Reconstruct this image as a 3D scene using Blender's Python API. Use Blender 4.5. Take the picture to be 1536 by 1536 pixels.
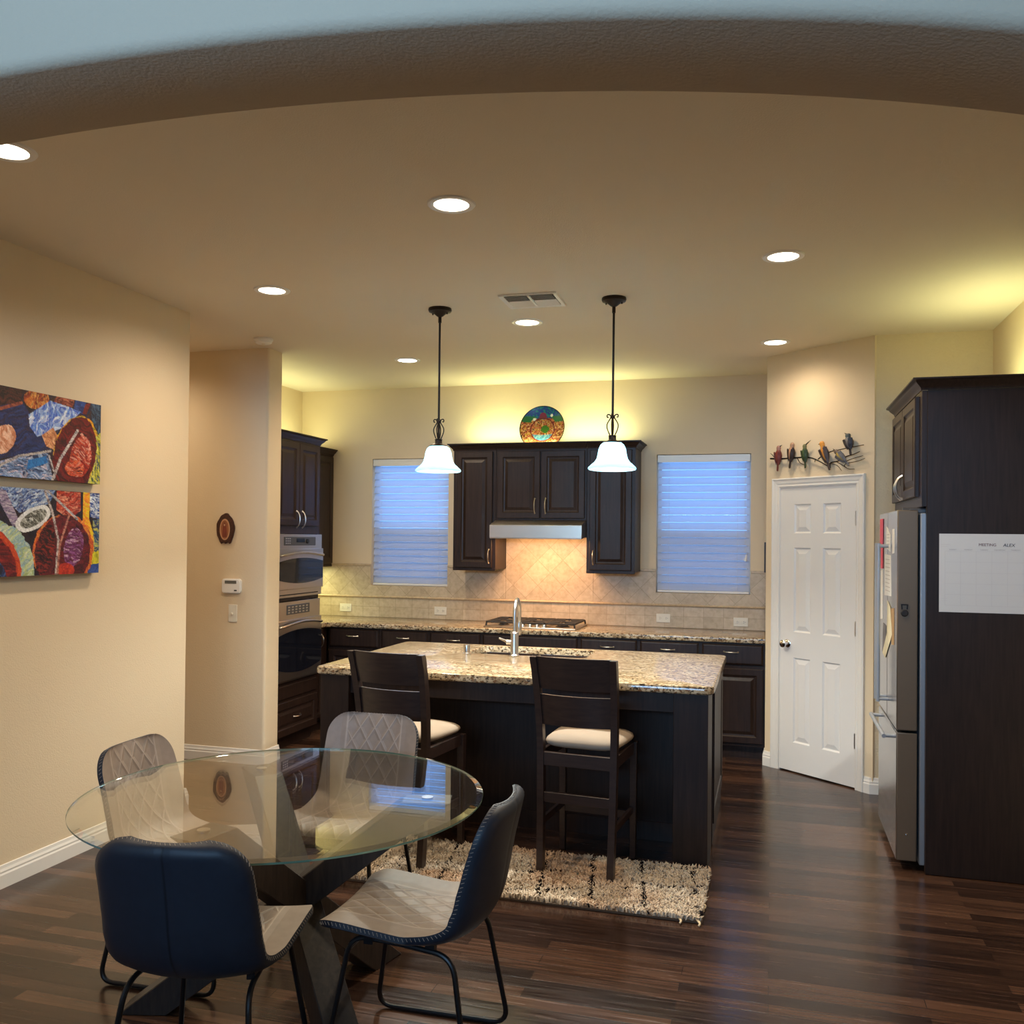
import bpy, bmesh, math, random
import numpy as np
from mathutils import Vector, Matrix, Euler

random.seed(7)
RNG = np.random.default_rng(7)
PI = math.pi
R = math.radians
for o in list(bpy.data.objects):
    bpy.data.objects.remove(o)
SC = bpy.context.scene
COL = SC.collection

# ------------------------------------------------------------------ camera
cam_d = bpy.data.cameras.new('camera')
cam = bpy.data.objects.new('camera', cam_d)
COL.objects.link(cam)
cam_d.sensor_width = 36.0
cam_d.lens = 36.0 * 1368.66 / 1536.0
cam_d.shift_y = 24.49 / 1536.0
cam_d.clip_start = 0.02
YAW, PITCH, ROLL = .2770, .0113, .0100
Fv = Vector((-math.sin(YAW) * math.cos(PITCH), math.cos(YAW) * math.cos(PITCH), math.sin(PITCH)))
Rv = Vector((math.cos(YAW), math.sin(YAW), 0))
Uv = Rv.cross(Fv)
R2 = Rv * math.cos(ROLL) + Uv * math.sin(ROLL)
U2 = -Rv * math.sin(ROLL) + Uv * math.cos(ROLL)
M = Matrix.Identity(4)
for i in range(3):
    M[i][0], M[i][1], M[i][2] = R2[i], U2[i], -Fv[i]
M.translation = (0, 0, 1.65)
cam.matrix_world = M
SC.camera = cam

# ------------------------------------------------------------------ world, exposure, daylight
SC.view_settings.view_transform = 'Standard'
SC.view_settings.look = 'None'
SC.view_settings.gamma = 1.0
SC.view_settings.exposure = 0.5
SC.view_settings.use_curve_mapping = False
W = bpy.data.worlds.new('sky')
SC.world = W
W.use_nodes = True
bg = W.node_tree.nodes['Background']
bg.inputs[0].default_value = (.20, .47, 1.0, 1)
bg.inputs[1].default_value = 1.45


def lamp(name, typ, loc, energy, color, parent=None, rot=None, **kw):
    d = bpy.data.lights.new(name, typ)
    d.energy = energy
    d.color = color
    for k, v in kw.items():
        setattr(d, k, v)
    o = bpy.data.objects.new(name, d)
    COL.objects.link(o)
    o.location = loc
    if rot:
        o.rotation_euler = rot
    if parent:
        o.parent = parent
    return o


P_RECESSED = 47
P_PENDANT = 60
WARM = (1.0, .81, .585)
ZC_ = 3.014
# assumed unseen window light behind the camera, aimed up to brighten the arch face
lamp('assumed_window_light', 'AREA', (-1.0, -2.95, 2.45), 48, (.36, .64, 1.0), rot=(R(101), 0, 0), spread=R(76),
     shape='RECTANGLE', size=3.0, size_y=.6)
# added unseen fill, round the corner to the left, brightens the hallway wall
lamp('hallway_fill_lamp', 'SPOT', (-4.35, 5.33, ZC_ - .03), 24, WARM, spot_size=R(160), spot_blend=1.0, shadow_soft_size=.06)
# LED strips, assumed from their glow, on top of and under the wall cabinets
LED = (.97, 1.0, .50)
lamp('assumed_cabinet_top_strip', 'AREA', (-1.86, 7.58, 2.475), 8.5, LED, rot=(R(180), 0, 0), shape='RECTANGLE', size=1.4, size_y=.05)
lamp('assumed_tower_top_strip', 'AREA', (-4.08, 6.9, 2.475), 4.5, LED, rot=(R(180), 0, 0), shape='RECTANGLE', size=.05, size_y=1.4)
lamp('assumed_fridge_top_strip', 'AREA', (1.15, 5.5, 2.48), 3.5, LED, rot=(R(180), 0, 0), shape='RECTANGLE', size=.05, size_y=.8)
lamp('assumed_under_cabinet_strip', 'AREA', (-4.05, 7.2, 1.372), 4.5, LED, rot=(0, 0, 0), shape='RECTANGLE', size=.05, size_y=.8)


# ------------------------------------------------------------------ helpers
def S(r, g, b):
    f = lambda c: (c / 255 / 12.92) if c <= 10.3 else ((c / 255 + .055) / 1.055) ** 2.4
    return (f(r), f(g), f(b))


def link_obj(name, data, parent=None):
    o = bpy.data.objects.new(name, data)
    COL.objects.link(o)
    if parent:
        o.parent = parent
    return o


def obj(name, bm, mats, parent=None, smooth=True, ang=.6):
    bm.normal_update()
    if smooth:
        lay = bm.faces.layers.int.get('flat')
        for f in bm.faces:
            f.smooth = not (lay and f[lay])
        for e in bm.edges:
            if len(e.link_faces) == 2 and e.calc_face_angle(0) > ang:
                e.smooth = False
    lay = bm.faces.layers.int.get('flat')
    if lay:
        bm.faces.layers.int.remove(lay)
    me = bpy.data.meshes.new(name)
    bm.to_mesh(me)
    bm.free()
    for m in (mats if isinstance(mats, (list, tuple)) else [mats]):
        me.materials.append(m)
    return link_obj(name, me, parent)


def tag(o, label, cat, group=None, kind=None):
    o['label'] = label
    o['category'] = cat
    if group:
        o['group'] = group
    if kind:
        o['kind'] = kind
    return o


def thing(name, label, cat, loc=(0, 0, 0), rz=0, group=None, rot=None):
    o = bpy.data.objects.new(name, None)
    COL.objects.link(o)
    o.empty_display_size = .1
    o.location = loc
    o.rotation_euler = rot if rot else (0, 0, rz)
    return tag(o, label, cat, group)


def struct(o):
    o['kind'] = 'structure'
    return o


def dup(root, loc, rz=None, label=None, name=None):
    def cp(o, par):
        c = o.copy()
        COL.objects.link(c)
        if par:
            c.parent = par
        for ch in kids[o.name]:
            cp(ch, c)
        return c
    kids = {}
    def walk(o):
        kids[o.name] = list(o.children)
        for ch in o.children:
            walk(ch)
    walk(root)
    r = cp(root, None)
    r.location = loc
    if rz is not None:
        r.rotation_euler = (0, 0, rz)
    if label:
        r['label'] = label
    return r


def B():
    b = bmesh.new()
    b.faces.layers.int.new('flat')
    return b


def box(bm, x0, x1, y0, y1, z0, z1, bev=0, seg=2, mi=0, mat=None):
    m = Matrix.Translation(((x0 + x1) / 2, (y0 + y1) / 2, (z0 + z1) / 2)) @ Matrix.Diagonal((abs(x1 - x0), abs(y1 - y0), abs(z1 - z0), 1))
    if mat is not None:
        m = mat @ m
    r = bmesh.ops.create_cube(bm, size=1, matrix=m)
    fs = set(f for v in r['verts'] for f in v.link_faces)
    for f in fs:
        f.material_index = mi
    if bev > 0:
        es = set(e for f in fs for e in f.edges)
        lay = bm.faces.layers.int.get('flat')
        if lay:
            for f in fs:
                f[lay] = 1
        r = bmesh.ops.bevel(bm, geom=list(es), offset=bev, segments=seg, profile=.5, affect='EDGES')
        if lay:
            for f in r['faces']:
                f[lay] = 0
    return bm


def lathe(bm, prof, n=32, mi=0, mat=None, cap=True):
    """prof: list of (r,z) bottom to top, revolved about z"""
    rings = []
    for r, z in prof:
        if r < 1e-6:
            p = Vector((0, 0, z))
            rings.append([bm.verts.new(mat @ p if mat is not None else p)])
        else:
            ring = []
            for i in range(n):
                a = 2 * PI * i / n
                p = Vector((r * math.cos(a), r * math.sin(a), z))
                ring.append(bm.verts.new(mat @ p if mat is not None else p))
            rings.append(ring)
    for a, b in zip(rings, rings[1:]):
        if len(a) == 1 and len(b) == 1:
            continue
        for i in range(n):
            j = (i + 1) % n
            if len(a) == 1:
                f = bm.faces.new((a[0], b[j], b[i]))
            elif len(b) == 1:
                f = bm.faces.new((a[i], a[j], b[0]))
            else:
                f = bm.faces.new((a[i], a[j], b[j], b[i]))
            f.material_index = mi
    return bm


def tube(bm, pts, r, n=10, mi=0, closed=False, flat=1.0):
    pts = [Vector(p) for p in pts]
    rs = r if isinstance(r, (list, tuple)) else [r] * len(pts)
    N = len(pts)
    rings = []
    up = None
    for i, p in enumerate(pts):
        a = pts[i - 1] if (i > 0 or closed) else p
        b = pts[(i + 1) % N] if (i < N - 1 or closed) else p
        t = (b - a).normalized()
        if up is None:
            up = t.orthogonal().normalized()
        up = (up - t * up.dot(t))
        up = up.normalized() if up.length > 1e-6 else t.orthogonal().normalized()
        s = t.cross(up)
        rings.append([bm.verts.new(p + up * rs[i] * math.cos(2 * PI * k / n) + s * rs[i] * flat * math.sin(2 * PI * k / n)) for k in range(n)])
    pairs = list(zip(rings, rings[1:])) + ([(rings[-1], rings[0])] if closed else [])
    for a, b in pairs:
        for k in range(n):
            f = bm.faces.new((a[k], a[(k + 1) % n], b[(k + 1) % n], b[k]))
            f.material_index = mi
    if not closed:
        bm.faces.new(rings[0][::-1]).material_index = mi
        bm.faces.new(rings[-1]).material_index = mi
    return bm


def smooth_path(pts, n=6):
    P = [Vector(p) for p in pts]
    out = []
    for i in range(len(P) - 1):
        p0 = P[max(i - 1, 0)]; p1 = P[i]; p2 = P[i + 1]; p3 = P[min(i + 2, len(P) - 1)]
        for k in range(n):
            t = k / n
            out.append(.5 * ((2 * p1) + (p2 - p0) * t + (2 * p0 - 5 * p1 + 4 * p2 - p3) * t * t + (-p0 + 3 * p1 - 3 * p2 + p3) * t ** 3))
    out.append(P[-1])
    return out


def fillet(pts, rad, n=6):
    P = [Vector(p) for p in pts]
    out = [P[0]]
    for i in range(1, len(P) - 1):
        a = (P[i - 1] - P[i]); b = (P[i + 1] - P[i])
        d = min(rad, a.length * .49, b.length * .49)
        s = P[i] + a.normalized() * d; e = P[i] + b.normalized() * d
        for k in range(n + 1):
            t = k / n
            out.append((1 - t) ** 2 * s + 2 * t * (1 - t) * P[i] + t * t * e)
    out.append(P[-1])
    return out


def sweep(bm, path, prof, fn=lambda x, y, b: (x, y, b), mi=0):
    """extrude profile (a,b) along a 2D path with mitred corners; a goes to the left of travel"""
    P = [Vector(p) for p in path]
    rings = []
    for i, p in enumerate(P):
        d0 = (P[i] - P[i - 1]).normalized() if i > 0 else (P[1] - P[0]).normalized()
        d1 = (P[i + 1] - P[i]).normalized() if i < len(P) - 1 else d0
        n0 = Vector((-d0.y, d0.x)); n1 = Vector((-d1.y, d1.x))
        m = (n0 + n1).normalized()
        k = 1 / max(m.dot(n0), .2)
        rings.append([bm.verts.new(fn(p.x + m.x * a * k, p.y + m.y * a * k, b)) for a, b in prof])
    n = len(prof)
    for r0, r1 in zip(rings, rings[1:]):
        for k in range(n):
            bm.faces.new((r0[k], r1[k], r1[(k + 1) % n], r0[(k + 1) % n])).material_index = mi
    bm.faces.new(rings[0]); bm.faces.new(rings[-1][::-1])
    bmesh.ops.recalc_face_normals(bm, faces=bm.faces[:])
    return bm


def prism(bm, outline, y0, y1, axis='y', mi=0, mat=None):
    """extrude a closed outline of (a,b): axis y -> (a,y,b); axis z -> (a,b,z); axis x -> (x,a,b)"""
    def P(a, b, c):
        v = Vector({'y': (a, c, b), 'z': (a, b, c), 'x': (c, a, b)}[axis])
        return mat @ v if mat is not None else v
    A = [bm.verts.new(P(a, b, y0)) for a, b in outline]
    Bv = [bm.verts.new(P(a, b, y1)) for a, b in outline]
    n = len(A)
    fs = [bm.faces.new(A), bm.faces.new(Bv[::-1])]
    for i in range(n):
        fs.append(bm.faces.new((A[i], Bv[i], Bv[(i + 1) % n], A[(i + 1) % n])))
    for f in fs:
        f.material_index = mi
    bmesh.ops.recalc_face_normals(bm, faces=fs)
    return bm


def loops(bm, x0, x1, z0, z1, y, lst, back=True, mi=0):
    """concentric rectangles facing -y: list of (inset, depth)"""
    rings = []
    for ins, d in lst:
        rings.append([bm.verts.new((x, y + d, z)) for x, z in ((x0 + ins, z0 + ins), (x1 - ins, z0 + ins), (x1 - ins, z1 - ins), (x0 + ins, z1 - ins))])
    for a, b in zip(rings, rings[1:]):
        for k in range(4):
            bm.faces.new((a[k], a[(k + 1) % 4], b[(k + 1) % 4], b[k])).material_index = mi
    bm.faces.new(rings[-1]).material_index = mi
    if back:
        bm.faces.new(rings[0][::-1]).material_index = mi
    return bm


def raised(bm, x0, x1, z0, z1, y, fw=.055):
    return loops(bm, x0, x1, z0, z1, y, [(0, .02), (0, .004), (.004, 0), (fw - .008, 0), (fw, .008), (fw + .010, .010), (fw + .013, .010), (fw + .036, .001), (fw + .040, .001)])


def slabfront(bm, x0, x1, z0, z1, y):
    return loops(bm, x0, x1, z0, z1, y, [(0, .02), (0, .010), (.012, .001), (.016, 0)])


def pull(bm, x, y, z, L, vertical=True, out=.032, r=.0045):
    pts = []
    for i in range(13):
        t = i / 12
        d = out * math.sin(PI * t) ** .55
        s = (t - .5) * L
        pts.append((x, y - d, z + s) if vertical else (x + s, y - d, z))
    rr = [r * (1.7 if i in (0, 12) else (1.15 if 4 <= i <= 8 else .9)) for i in range(13)]
    return tube(bm, pts, rr, 8)


def disc(bm, c, r, n=24, mi=0, normal='z'):
    m = Matrix.Translation(c)
    lathe(bm, [(r, 0), (0, 0)], n, mi, m)


def text_mesh(name, body, size, mat, parent, loc, rot, extrude=.0003, shear=0.0):
    c = bpy.data.curves.new(name, 'FONT')
    c.body = body
    c.size = size
    c.extrude = extrude
    c.shear = shear
    c.align_x = 'CENTER'
    c.align_y = 'CENTER'
    t = bpy.data.objects.new(name, c)
    COL.objects.link(t)
    dg = bpy.context.evaluated_depsgraph_get()
    me = bpy.data.meshes.new_from_object(t.evaluated_get(dg))
    bpy.data.objects.remove(t)
    me.materials.clear()
    me.materials.append(mat)
    o = link_obj(name, me, parent)
    o.location = loc
    o.rotation_euler = rot
    return o


# ------------------------------------------------------------------ materials
def newmat(name):
    m = bpy.data.materials.new(name)
    m.use_nodes = True
    nt = m.node_tree
    return m, nt, nt.nodes['Principled BSDF']


def N(nt, typ, **kw):
    n = nt.nodes.new(typ)
    for k, v in kw.items():
        if k in n.inputs.keys():
            n.inputs[k].default_value = v
        else:
            setattr(n, k, v)
    return n


def ramp(nt, fac, stops):
    r = nt.nodes.new('ShaderNodeValToRGB')
    el = r.color_ramp.elements
    while len(el) < len(stops):
        el.new(.5)
    for e, (p, c) in zip(el, stops):
        e.position = p
        e.color = (*c, 1)
    nt.links.new(fac, r.inputs[0])
    return r


def plain(name, col, rough=.5, metal=0, bump=None, coat=0, spec=.5, var=0.0):
    m, nt, p = newmat(name)
    p.inputs['Base Color'].default_value = (*col, 1)
    p.inputs['Roughness'].default_value = rough
    p.inputs['Metallic'].default_value = metal
    p.inputs['Coat Weight'].default_value = coat
    p.inputs['Specular IOR Level'].default_value = spec
    if bump or var:
        tc = N(nt, 'ShaderNodeTexCoord')
        nz = N(nt, 'ShaderNodeTexNoise', Scale=bump[0] if bump else 8.0, Detail=3.0)
        nt.links.new(tc.outputs['Object'], nz.inputs['Vector'])
        if bump:
            bp = N(nt, 'ShaderNodeBump', Strength=bump[1], Distance=bump[2] if len(bump) > 2 else .002)
            nt.links.new(nz.outputs['Fac'], bp.inputs['Height'])
            nt.links.new(bp.outputs[0], p.inputs['Normal'])
        if var:
            r = ramp(nt, nz.outputs['Fac'], [(.3, tuple(c * (1 - var) for c in col)), (.7, tuple(min(1, c * (1 + var)) for c in col))])
            nt.links.new(r.outputs[0], p.inputs['Base Color'])
    return m


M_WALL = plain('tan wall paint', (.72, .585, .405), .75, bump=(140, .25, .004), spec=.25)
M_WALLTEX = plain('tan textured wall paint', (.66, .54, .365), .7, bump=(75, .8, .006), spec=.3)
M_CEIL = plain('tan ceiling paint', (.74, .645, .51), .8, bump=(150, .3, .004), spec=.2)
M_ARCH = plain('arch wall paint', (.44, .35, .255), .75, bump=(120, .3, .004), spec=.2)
M_TRIM = plain('white trim paint', (.78, .75, .70), .35)
M_DOOR = plain('white door paint', (.76, .74, .71), .38, bump=(90, .05, .001))
M_PLASTIC = plain('ivory plastic', (.74, .69, .58), .4)
M_WHITEPL = plain('white plastic', (.8, .78, .75), .35)
M_DARKPL = plain('dark grey plastic', (.06, .06, .065), .35)
M_IRON = plain('oil rubbed iron', (.022, .016, .014), .42, .6, bump=(60, .2, .001))
M_BLACKM = plain('black powder coated steel', (.012, .012, .014), .35, .3)
M_NICKEL = plain('brushed nickel', (.62, .59, .55), .28, 1.0)
M_CHROME = plain('polished chrome', (.75, .75, .76), .09, 1.0)
M_CAST = plain('cast iron', (.02, .017, .016), .6, .2)
M_PAPER = plain('white paper', (.78, .77, .74), .8)
M_INK = plain('dark ink', (.03, .025, .03), .8)
M_REDINK = plain('red brown ink', (.16, .045, .035), .8)
M_GREYINK = plain('pale grey print', (.50, .47, .45), .8)
M_FAINT = plain('faint grey print', (.70, .68, .66), .8)
M_PINK = plain('pink paper', (.75, .10, .17), .7)
M_CREAM = plain('cream paper', (.74, .66, .45), .8)
M_PHOTO = plain('dark photograph print', (.10, .085, .085), .4, var=.6)
M_TANPAPER = plain('tan card', (.42, .26, .12), .7)
M_BLACKGL = plain('black oven glass', (.006, .007, .012), .06, spec=.6)
M_BLACK = plain('black void', (.006, .006, .006), .8)
M_STITCH = plain('beige thread', (.38, .31, .25), .8)
M_SINK = plain('sink steel', (.45, .45, .46), .25, 1.0)
M_CANVAS = plain('black canvas edge', (.02, .018, .02), .7)
M_GLOW, nt, p = newmat('recessed lamp lens')
p.inputs['Base Color'].default_value = (1, .95, .88, 1)
p.inputs['Emission Color'].default_value = (1.0, .86, .66, 1)
p.inputs['Emission Strength'].default_value = 6.0


def steel(name, col=(.60, .54, .47), rough=.3, axis=(2, 2, 240)):
    m, nt, p = newmat(name)
    p.inputs['Base Color'].default_value = (*col, 1)
    p.inputs['Metallic'].default_value = 1
    tc = N(nt, 'ShaderNodeTexCoord'); mp = N(nt, 'ShaderNodeMapping')
    mp.inputs['Scale'].default_value = axis
    nz = N(nt, 'ShaderNodeTexNoise', Scale=6.0, Detail=4.0)
    nt.links.new(tc.outputs['Object'], mp.inputs[0]); nt.links.new(mp.outputs[0], nz.inputs['Vector'])
    r = ramp(nt, nz.outputs['Fac'], [(.3, (rough - .02,) * 3), (.7, (rough + .04,) * 3)])
    nt.links.new(r.outputs[0], p.inputs['Roughness'])
    return m


M_STEEL = steel('stainless steel')
M_FRIDGE = steel('fridge stainless steel', (.62, .61, .60), .24, (240, 2, 2))
M_FRIDGESIDE = plain('grey fridge cabinet', (.33, .35, .38), .42, .35)
M_FRIDGEEDGE = plain('fridge door edge', (.17, .125, .085), .42, .25, spec=.3)  # brown imitates a warm reflection on the steel, put into the base colour


def wood(name, c0, c1, rough=.36, scale=(2, 2, 28), coat=.15, bump=.08):
    m, nt, p = newmat(name)
    tc = N(nt, 'ShaderNodeTexCoord'); mp = N(nt, 'ShaderNodeMapping')
    mp.inputs['Scale'].default_value = scale
    nz = N(nt, 'ShaderNodeTexNoise', Scale=2.2, Detail=6.0, Distortion=.6)
    nt.links.new(tc.outputs['Object'], mp.inputs[0]); nt.links.new(mp.outputs[0], nz.inputs['Vector'])
    r = ramp(nt, nz.outputs['Fac'], [(.3, c0), (.72, c1)])
    nt.links.new(r.outputs[0], p.inputs['Base Color'])
    p.inputs['Roughness'].default_value = rough
    p.inputs['Coat Weight'].default_value = coat
    p.inputs['Coat Roughness'].default_value = .25
    bp = N(nt, 'ShaderNodeBump', Strength=bump, Distance=.001)
    nt.links.new(nz.outputs['Fac'], bp.inputs['Height']); nt.links.new(bp.outputs[0], p.inputs['Normal'])
    return m


ESP0, ESP1 = (.0125, .0064, .0046), (.030, .0150, .0100)
M_CAB = wood('espresso cabinet wood', ESP0, ESP1, .42, (30, 30, 2), coat=0.0)
M_CAB.node_tree.nodes['Principled BSDF'].inputs['Specular IOR Level'].default_value = .32
M_STOOL = wood('espresso stool wood', (.022, .012, .010), (.042, .023, .017), .38, (3, 30, 30))
M_TABLEW = wood('dark oak table base', (.018, .012, .010), (.050, .033, .025), .5, (30, 30, 4), bump=.25)


def floor_mat():
    m, nt, p = newmat('dark hand scraped oak strip floor')
    tc = N(nt, 'ShaderNodeTexCoord')
    br = N(nt, 'ShaderNodeTexBrick', offset=.37, squash=1.0)
    br.inputs['Scale'].default_value = 1.0
    br.inputs['Brick Width'].default_value = .86
    br.inputs['Row Height'].default_value = .068
    br.inputs['Mortar Size'].default_value = .0012
    br.inputs['Mortar Smooth'].default_value = .1
    br.inputs['Bias'].default_value = 0
    br.inputs['Color1'].default_value = (0, 0, 0, 1)
    br.inputs['Color2'].default_value = (1, 1, 1, 1)
    br.inputs['Mortar'].default_value = (.5, .5, .5, 1)
    nt.links.new(tc.outputs['Object'], br.inputs['Vector'])
    mp = N(nt, 'ShaderNodeMapping'); mp.inputs['Scale'].default_value = (1.4, 26, 1)
    nt.links.new(tc.outputs['Object'], mp.inputs[0])
    nz = N(nt, 'ShaderNodeTexNoise', Scale=2.5, Detail=6.0, Distortion=.4)
    nt.links.new(mp.outputs[0], nz.inputs['Vector'])
    mx = N(nt, 'ShaderNodeMath', operation='MULTIPLY_ADD')
    nt.links.new(br.outputs['Color'], mx.inputs[0]); mx.inputs[1].default_value = .45
    sc = N(nt, 'ShaderNodeMath', operation='MULTIPLY'); sc.inputs[1].default_value = .62
    nt.links.new(nz.outputs['Fac'], sc.inputs[0]); nt.links.new(sc.outputs[0], mx.inputs[2])
    r = ramp(nt, mx.outputs[0], [(.18, (.010, .005, .0035)), (.48, (.038, .018, .011)), (.82, (.115, .056, .032))])
    dk = N(nt, 'ShaderNodeMix', data_type='RGBA')
    nt.links.new(br.outputs['Fac'], dk.inputs[0]); nt.links.new(r.outputs[0], dk.inputs[6]); dk.inputs[7].default_value = (.008, .005, .004, 1)
    nt.links.new(dk.outputs[2], p.inputs['Base Color'])
    rr = ramp(nt, nz.outputs['Fac'], [(.3, (.17,) * 3), (.75, (.30,) * 3)])
    nt.links.new(rr.outputs[0], p.inputs['Roughness'])
    b1 = N(nt, 'ShaderNodeBump', Strength=.25, Distance=.002); b1.invert = True
    nt.links.new(br.outputs['Fac'], b1.inputs['Height'])
    b2 = N(nt, 'ShaderNodeBump', Strength=.12, Distance=.002)
    nt.links.new(nz.outputs['Fac'], b2.inputs['Height']); nt.links.new(b1.outputs[0], b2.inputs['Normal'])
    nt.links.new(b2.outputs[0], p.inputs['Normal'])
    return m


M_FLOOR = floor_mat()


def granite_mat():
    m, nt, p = newmat('speckled gold granite')
    tc = N(nt, 'ShaderNodeTexCoord')
    mp = N(nt, 'ShaderNodeMapping'); mp.inputs['Scale'].default_value = (.7, 1.5, 1.0)
    nt.links.new(tc.outputs['Object'], mp.inputs[0])
    n1 = N(nt, 'ShaderNodeTexNoise', Scale=16.0, Detail=6.0, Roughness=.7)
    n2 = N(nt, 'ShaderNodeTexNoise', Scale=62.0, Detail=4.0, Roughness=.7)
    v = N(nt, 'ShaderNodeTexVoronoi', Scale=95.0)
    for t in (n1, n2, v):
        nt.links.new(mp.outputs[0], t.inputs['Vector'])
    r1 = ramp(nt, n1.outputs['Fac'], [(.32, (.24, .15, .070)), (.5, (.50, .385, .235)), (.68, (.66, .565, .41))])
    r2 = ramp(nt, n2.outputs['Fac'], [(.42, (0, 0, 0)), (.50, (1, 1, 1))])
    mx = N(nt, 'ShaderNodeMix', data_type='RGBA')
    nt.links.new(r2.outputs[0], mx.inputs[0]); mx.inputs[6].default_value = (.042, .024, .014, 1); nt.links.new(r1.outputs[0], mx.inputs[7])
    r3 = ramp(nt, v.outputs['Color'], [(.76, (0, 0, 0)), (.82, (1, 1, 1))])
    mx2 = N(nt, 'ShaderNodeMix', data_type='RGBA')
    nt.links.new(r3.outputs[0], mx2.inputs[0]); nt.links.new(mx.outputs[2], mx2.inputs[6]); mx2.inputs[7].default_value = (.20, .105, .05, 1)
    nt.links.new(mx2.outputs[2], p.inputs['Base Color'])
    p.inputs['Roughness'].default_value = .13
    return m


M_GRANITE = granite_mat()


def tile_mat(name, diag, size, phase=(0, 0)):
    m, nt, p = newmat(name)
    tc = N(nt, 'ShaderNodeTexCoord'); mp = N(nt, 'ShaderNodeMapping')
    nt.links.new(tc.outputs['Object'], mp.inputs[0])
    mp.inputs['Rotation'].default_value = (R(90), 0, 0)
    mp2 = N(nt, 'ShaderNodeMapping')
    mp2.inputs['Rotation'].default_value = (0, 0, R(45) if diag else 0)
    mp2.inputs['Location'].default_value = (phase[0], phase[1], 0)
    nt.links.new(mp.outputs[0], mp2.inputs[0])
    br = N(nt, 'ShaderNodeTexBrick', offset=0.0, squash=1.0)
    br.inputs['Scale'].default_value = 1
    br.inputs['Brick Width'].default_value = size
    br.inputs['Row Height'].default_value = size
    br.inputs['Mortar Size'].default_value = .0022
    br.inputs['Mortar Smooth'].default_value = .2
    br.inputs['Color1'].default_value = (.50, .40, .275, 1)
    br.inputs['Color2'].default_value = (.60, .49, .35, 1)
    br.inputs['Mortar'].default_value = (.42, .33, .22, 1)
    nt.links.new(mp2.outputs[0], br.inputs['Vector'])
    nz = N(nt, 'ShaderNodeTexNoise', Scale=26.0, Detail=6.0, Roughness=.65)
    nt.links.new(tc.outputs['Object'], nz.inputs['Vector'])
    r = ramp(nt, nz.outputs['Fac'], [(.3, (.72, .68, .62)), (.6, (1, 1, 1))])
    mx = N(nt, 'ShaderNodeMix', data_type='RGBA', blend_type='MULTIPLY')
    mx.inputs[0].default_value = .8
    nt.links.new(br.outputs['Color'], mx.inputs[6]); nt.links.new(r.outputs[0], mx.inputs[7])
    nt.links.new(mx.outputs[2], p.inputs['Base Color'])
    p.inputs['Roughness'].default_value = .42
    bp = N(nt, 'ShaderNodeBump', Strength=.5, Distance=.0025); bp.invert = True
    nt.links.new(br.outputs['Fac'], bp.inputs['Height']); nt.links.new(bp.outputs[0], p.inputs['Normal'])
    return m


M_TILED = tile_mat('travertine tile laid diagonally', True, .158, (.03, .05))
M_TILES = tile_mat('travertine tile laid straight', False, .162, (.05, -.93))
M_LISTEL = plain('travertine chair rail', (.52, .40, .26), .4, bump=(40, .1, .001), var=.15)


def glass_mat(name, tint=(1, 1, 1), refl=1.0, ior=1.5):
    m = bpy.data.materials.new(name)
    m.use_nodes = True
    nt = m.node_tree
    nt.nodes.clear()
    out = N(nt, 'ShaderNodeOutputMaterial')
    tr = N(nt, 'ShaderNodeBsdfTransparent'); tr.inputs[0].default_value = (*tint, 1)
    gl = N(nt, 'ShaderNodeBsdfGlossy'); gl.inputs['Roughness'].default_value = 0.0
    gl.inputs[0].default_value = (refl, refl, refl, 1)
    fr = N(nt, 'ShaderNodeFresnel', IOR=ior)
    ge = N(nt, 'ShaderNodeNewGeometry')
    io = N(nt, 'ShaderNodeMix', data_type='FLOAT')
    io.inputs[2].default_value = ior; io.inputs[3].default_value = 1 / ior
    nt.links.new(ge.outputs['Backfacing'], io.inputs[0]); nt.links.new(io.outputs[0], fr.inputs['IOR'])
    mx = N(nt, 'ShaderNodeMixShader')
    nt.links.new(fr.outputs[0], mx.inputs[0]); nt.links.new(tr.outputs[0], mx.inputs[1]); nt.links.new(gl.outputs[0], mx.inputs[2])
    nt.links.new(mx.outputs[0], out.inputs[0])
    return m


M_GLASSTOP = glass_mat('clear table glass', (.955, .975, .96), ior=1.75)
M_WINGLASS = glass_mat('window glass', (.95, .97, 1.0))
M_GLASSEDGE, nt, p = newmat('green glass edge')
p.inputs['Base Color'].default_value = (.12, .30, .24, 1)
p.inputs['Roughness'].default_value = .05
p.inputs['Transmission Weight'].default_value = .45
p.inputs['IOR'].default_value = 1.5

M_SLAT = bpy.data.materials.new('white translucent blind slat')
M_SLAT.use_nodes = True
nt = M_SLAT.node_tree
p = nt.nodes['Principled BSDF']
p.inputs['Base Color'].default_value = (.80, .79, .77, 1)
p.inputs['Roughness'].default_value = .4
tl = N(nt, 'ShaderNodeBsdfTranslucent'); tl.inputs[0].default_value = (.85, .88, .95, 1)
mx = N(nt, 'ShaderNodeMixShader'); mx.inputs[0].default_value = .72
nt.links.new(p.outputs[0], mx.inputs[1]); nt.links.new(tl.outputs[0], mx.inputs[2])
nt.links.new(mx.outputs[0], nt.nodes['Material Output'].inputs[0])

M_SCREEN = bpy.data.materials.new('insect screen mesh')
M_SCREEN.use_nodes = True
nt = M_SCREEN.node_tree
p = nt.nodes['Principled BSDF']
p.inputs['Base Color'].default_value = (.35, .33, .36, 1)
tr = N(nt, 'ShaderNodeBsdfTransparent')
mx = N(nt, 'ShaderNodeMixShader'); mx.inputs[0].default_value = .40
nt.links.new(tr.outputs[0], mx.inputs[1]); nt.links.new(p.outputs[0], mx.inputs[2])
nt.links.new(mx.outputs[0], nt.nodes['Material Output'].inputs[0])

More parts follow.
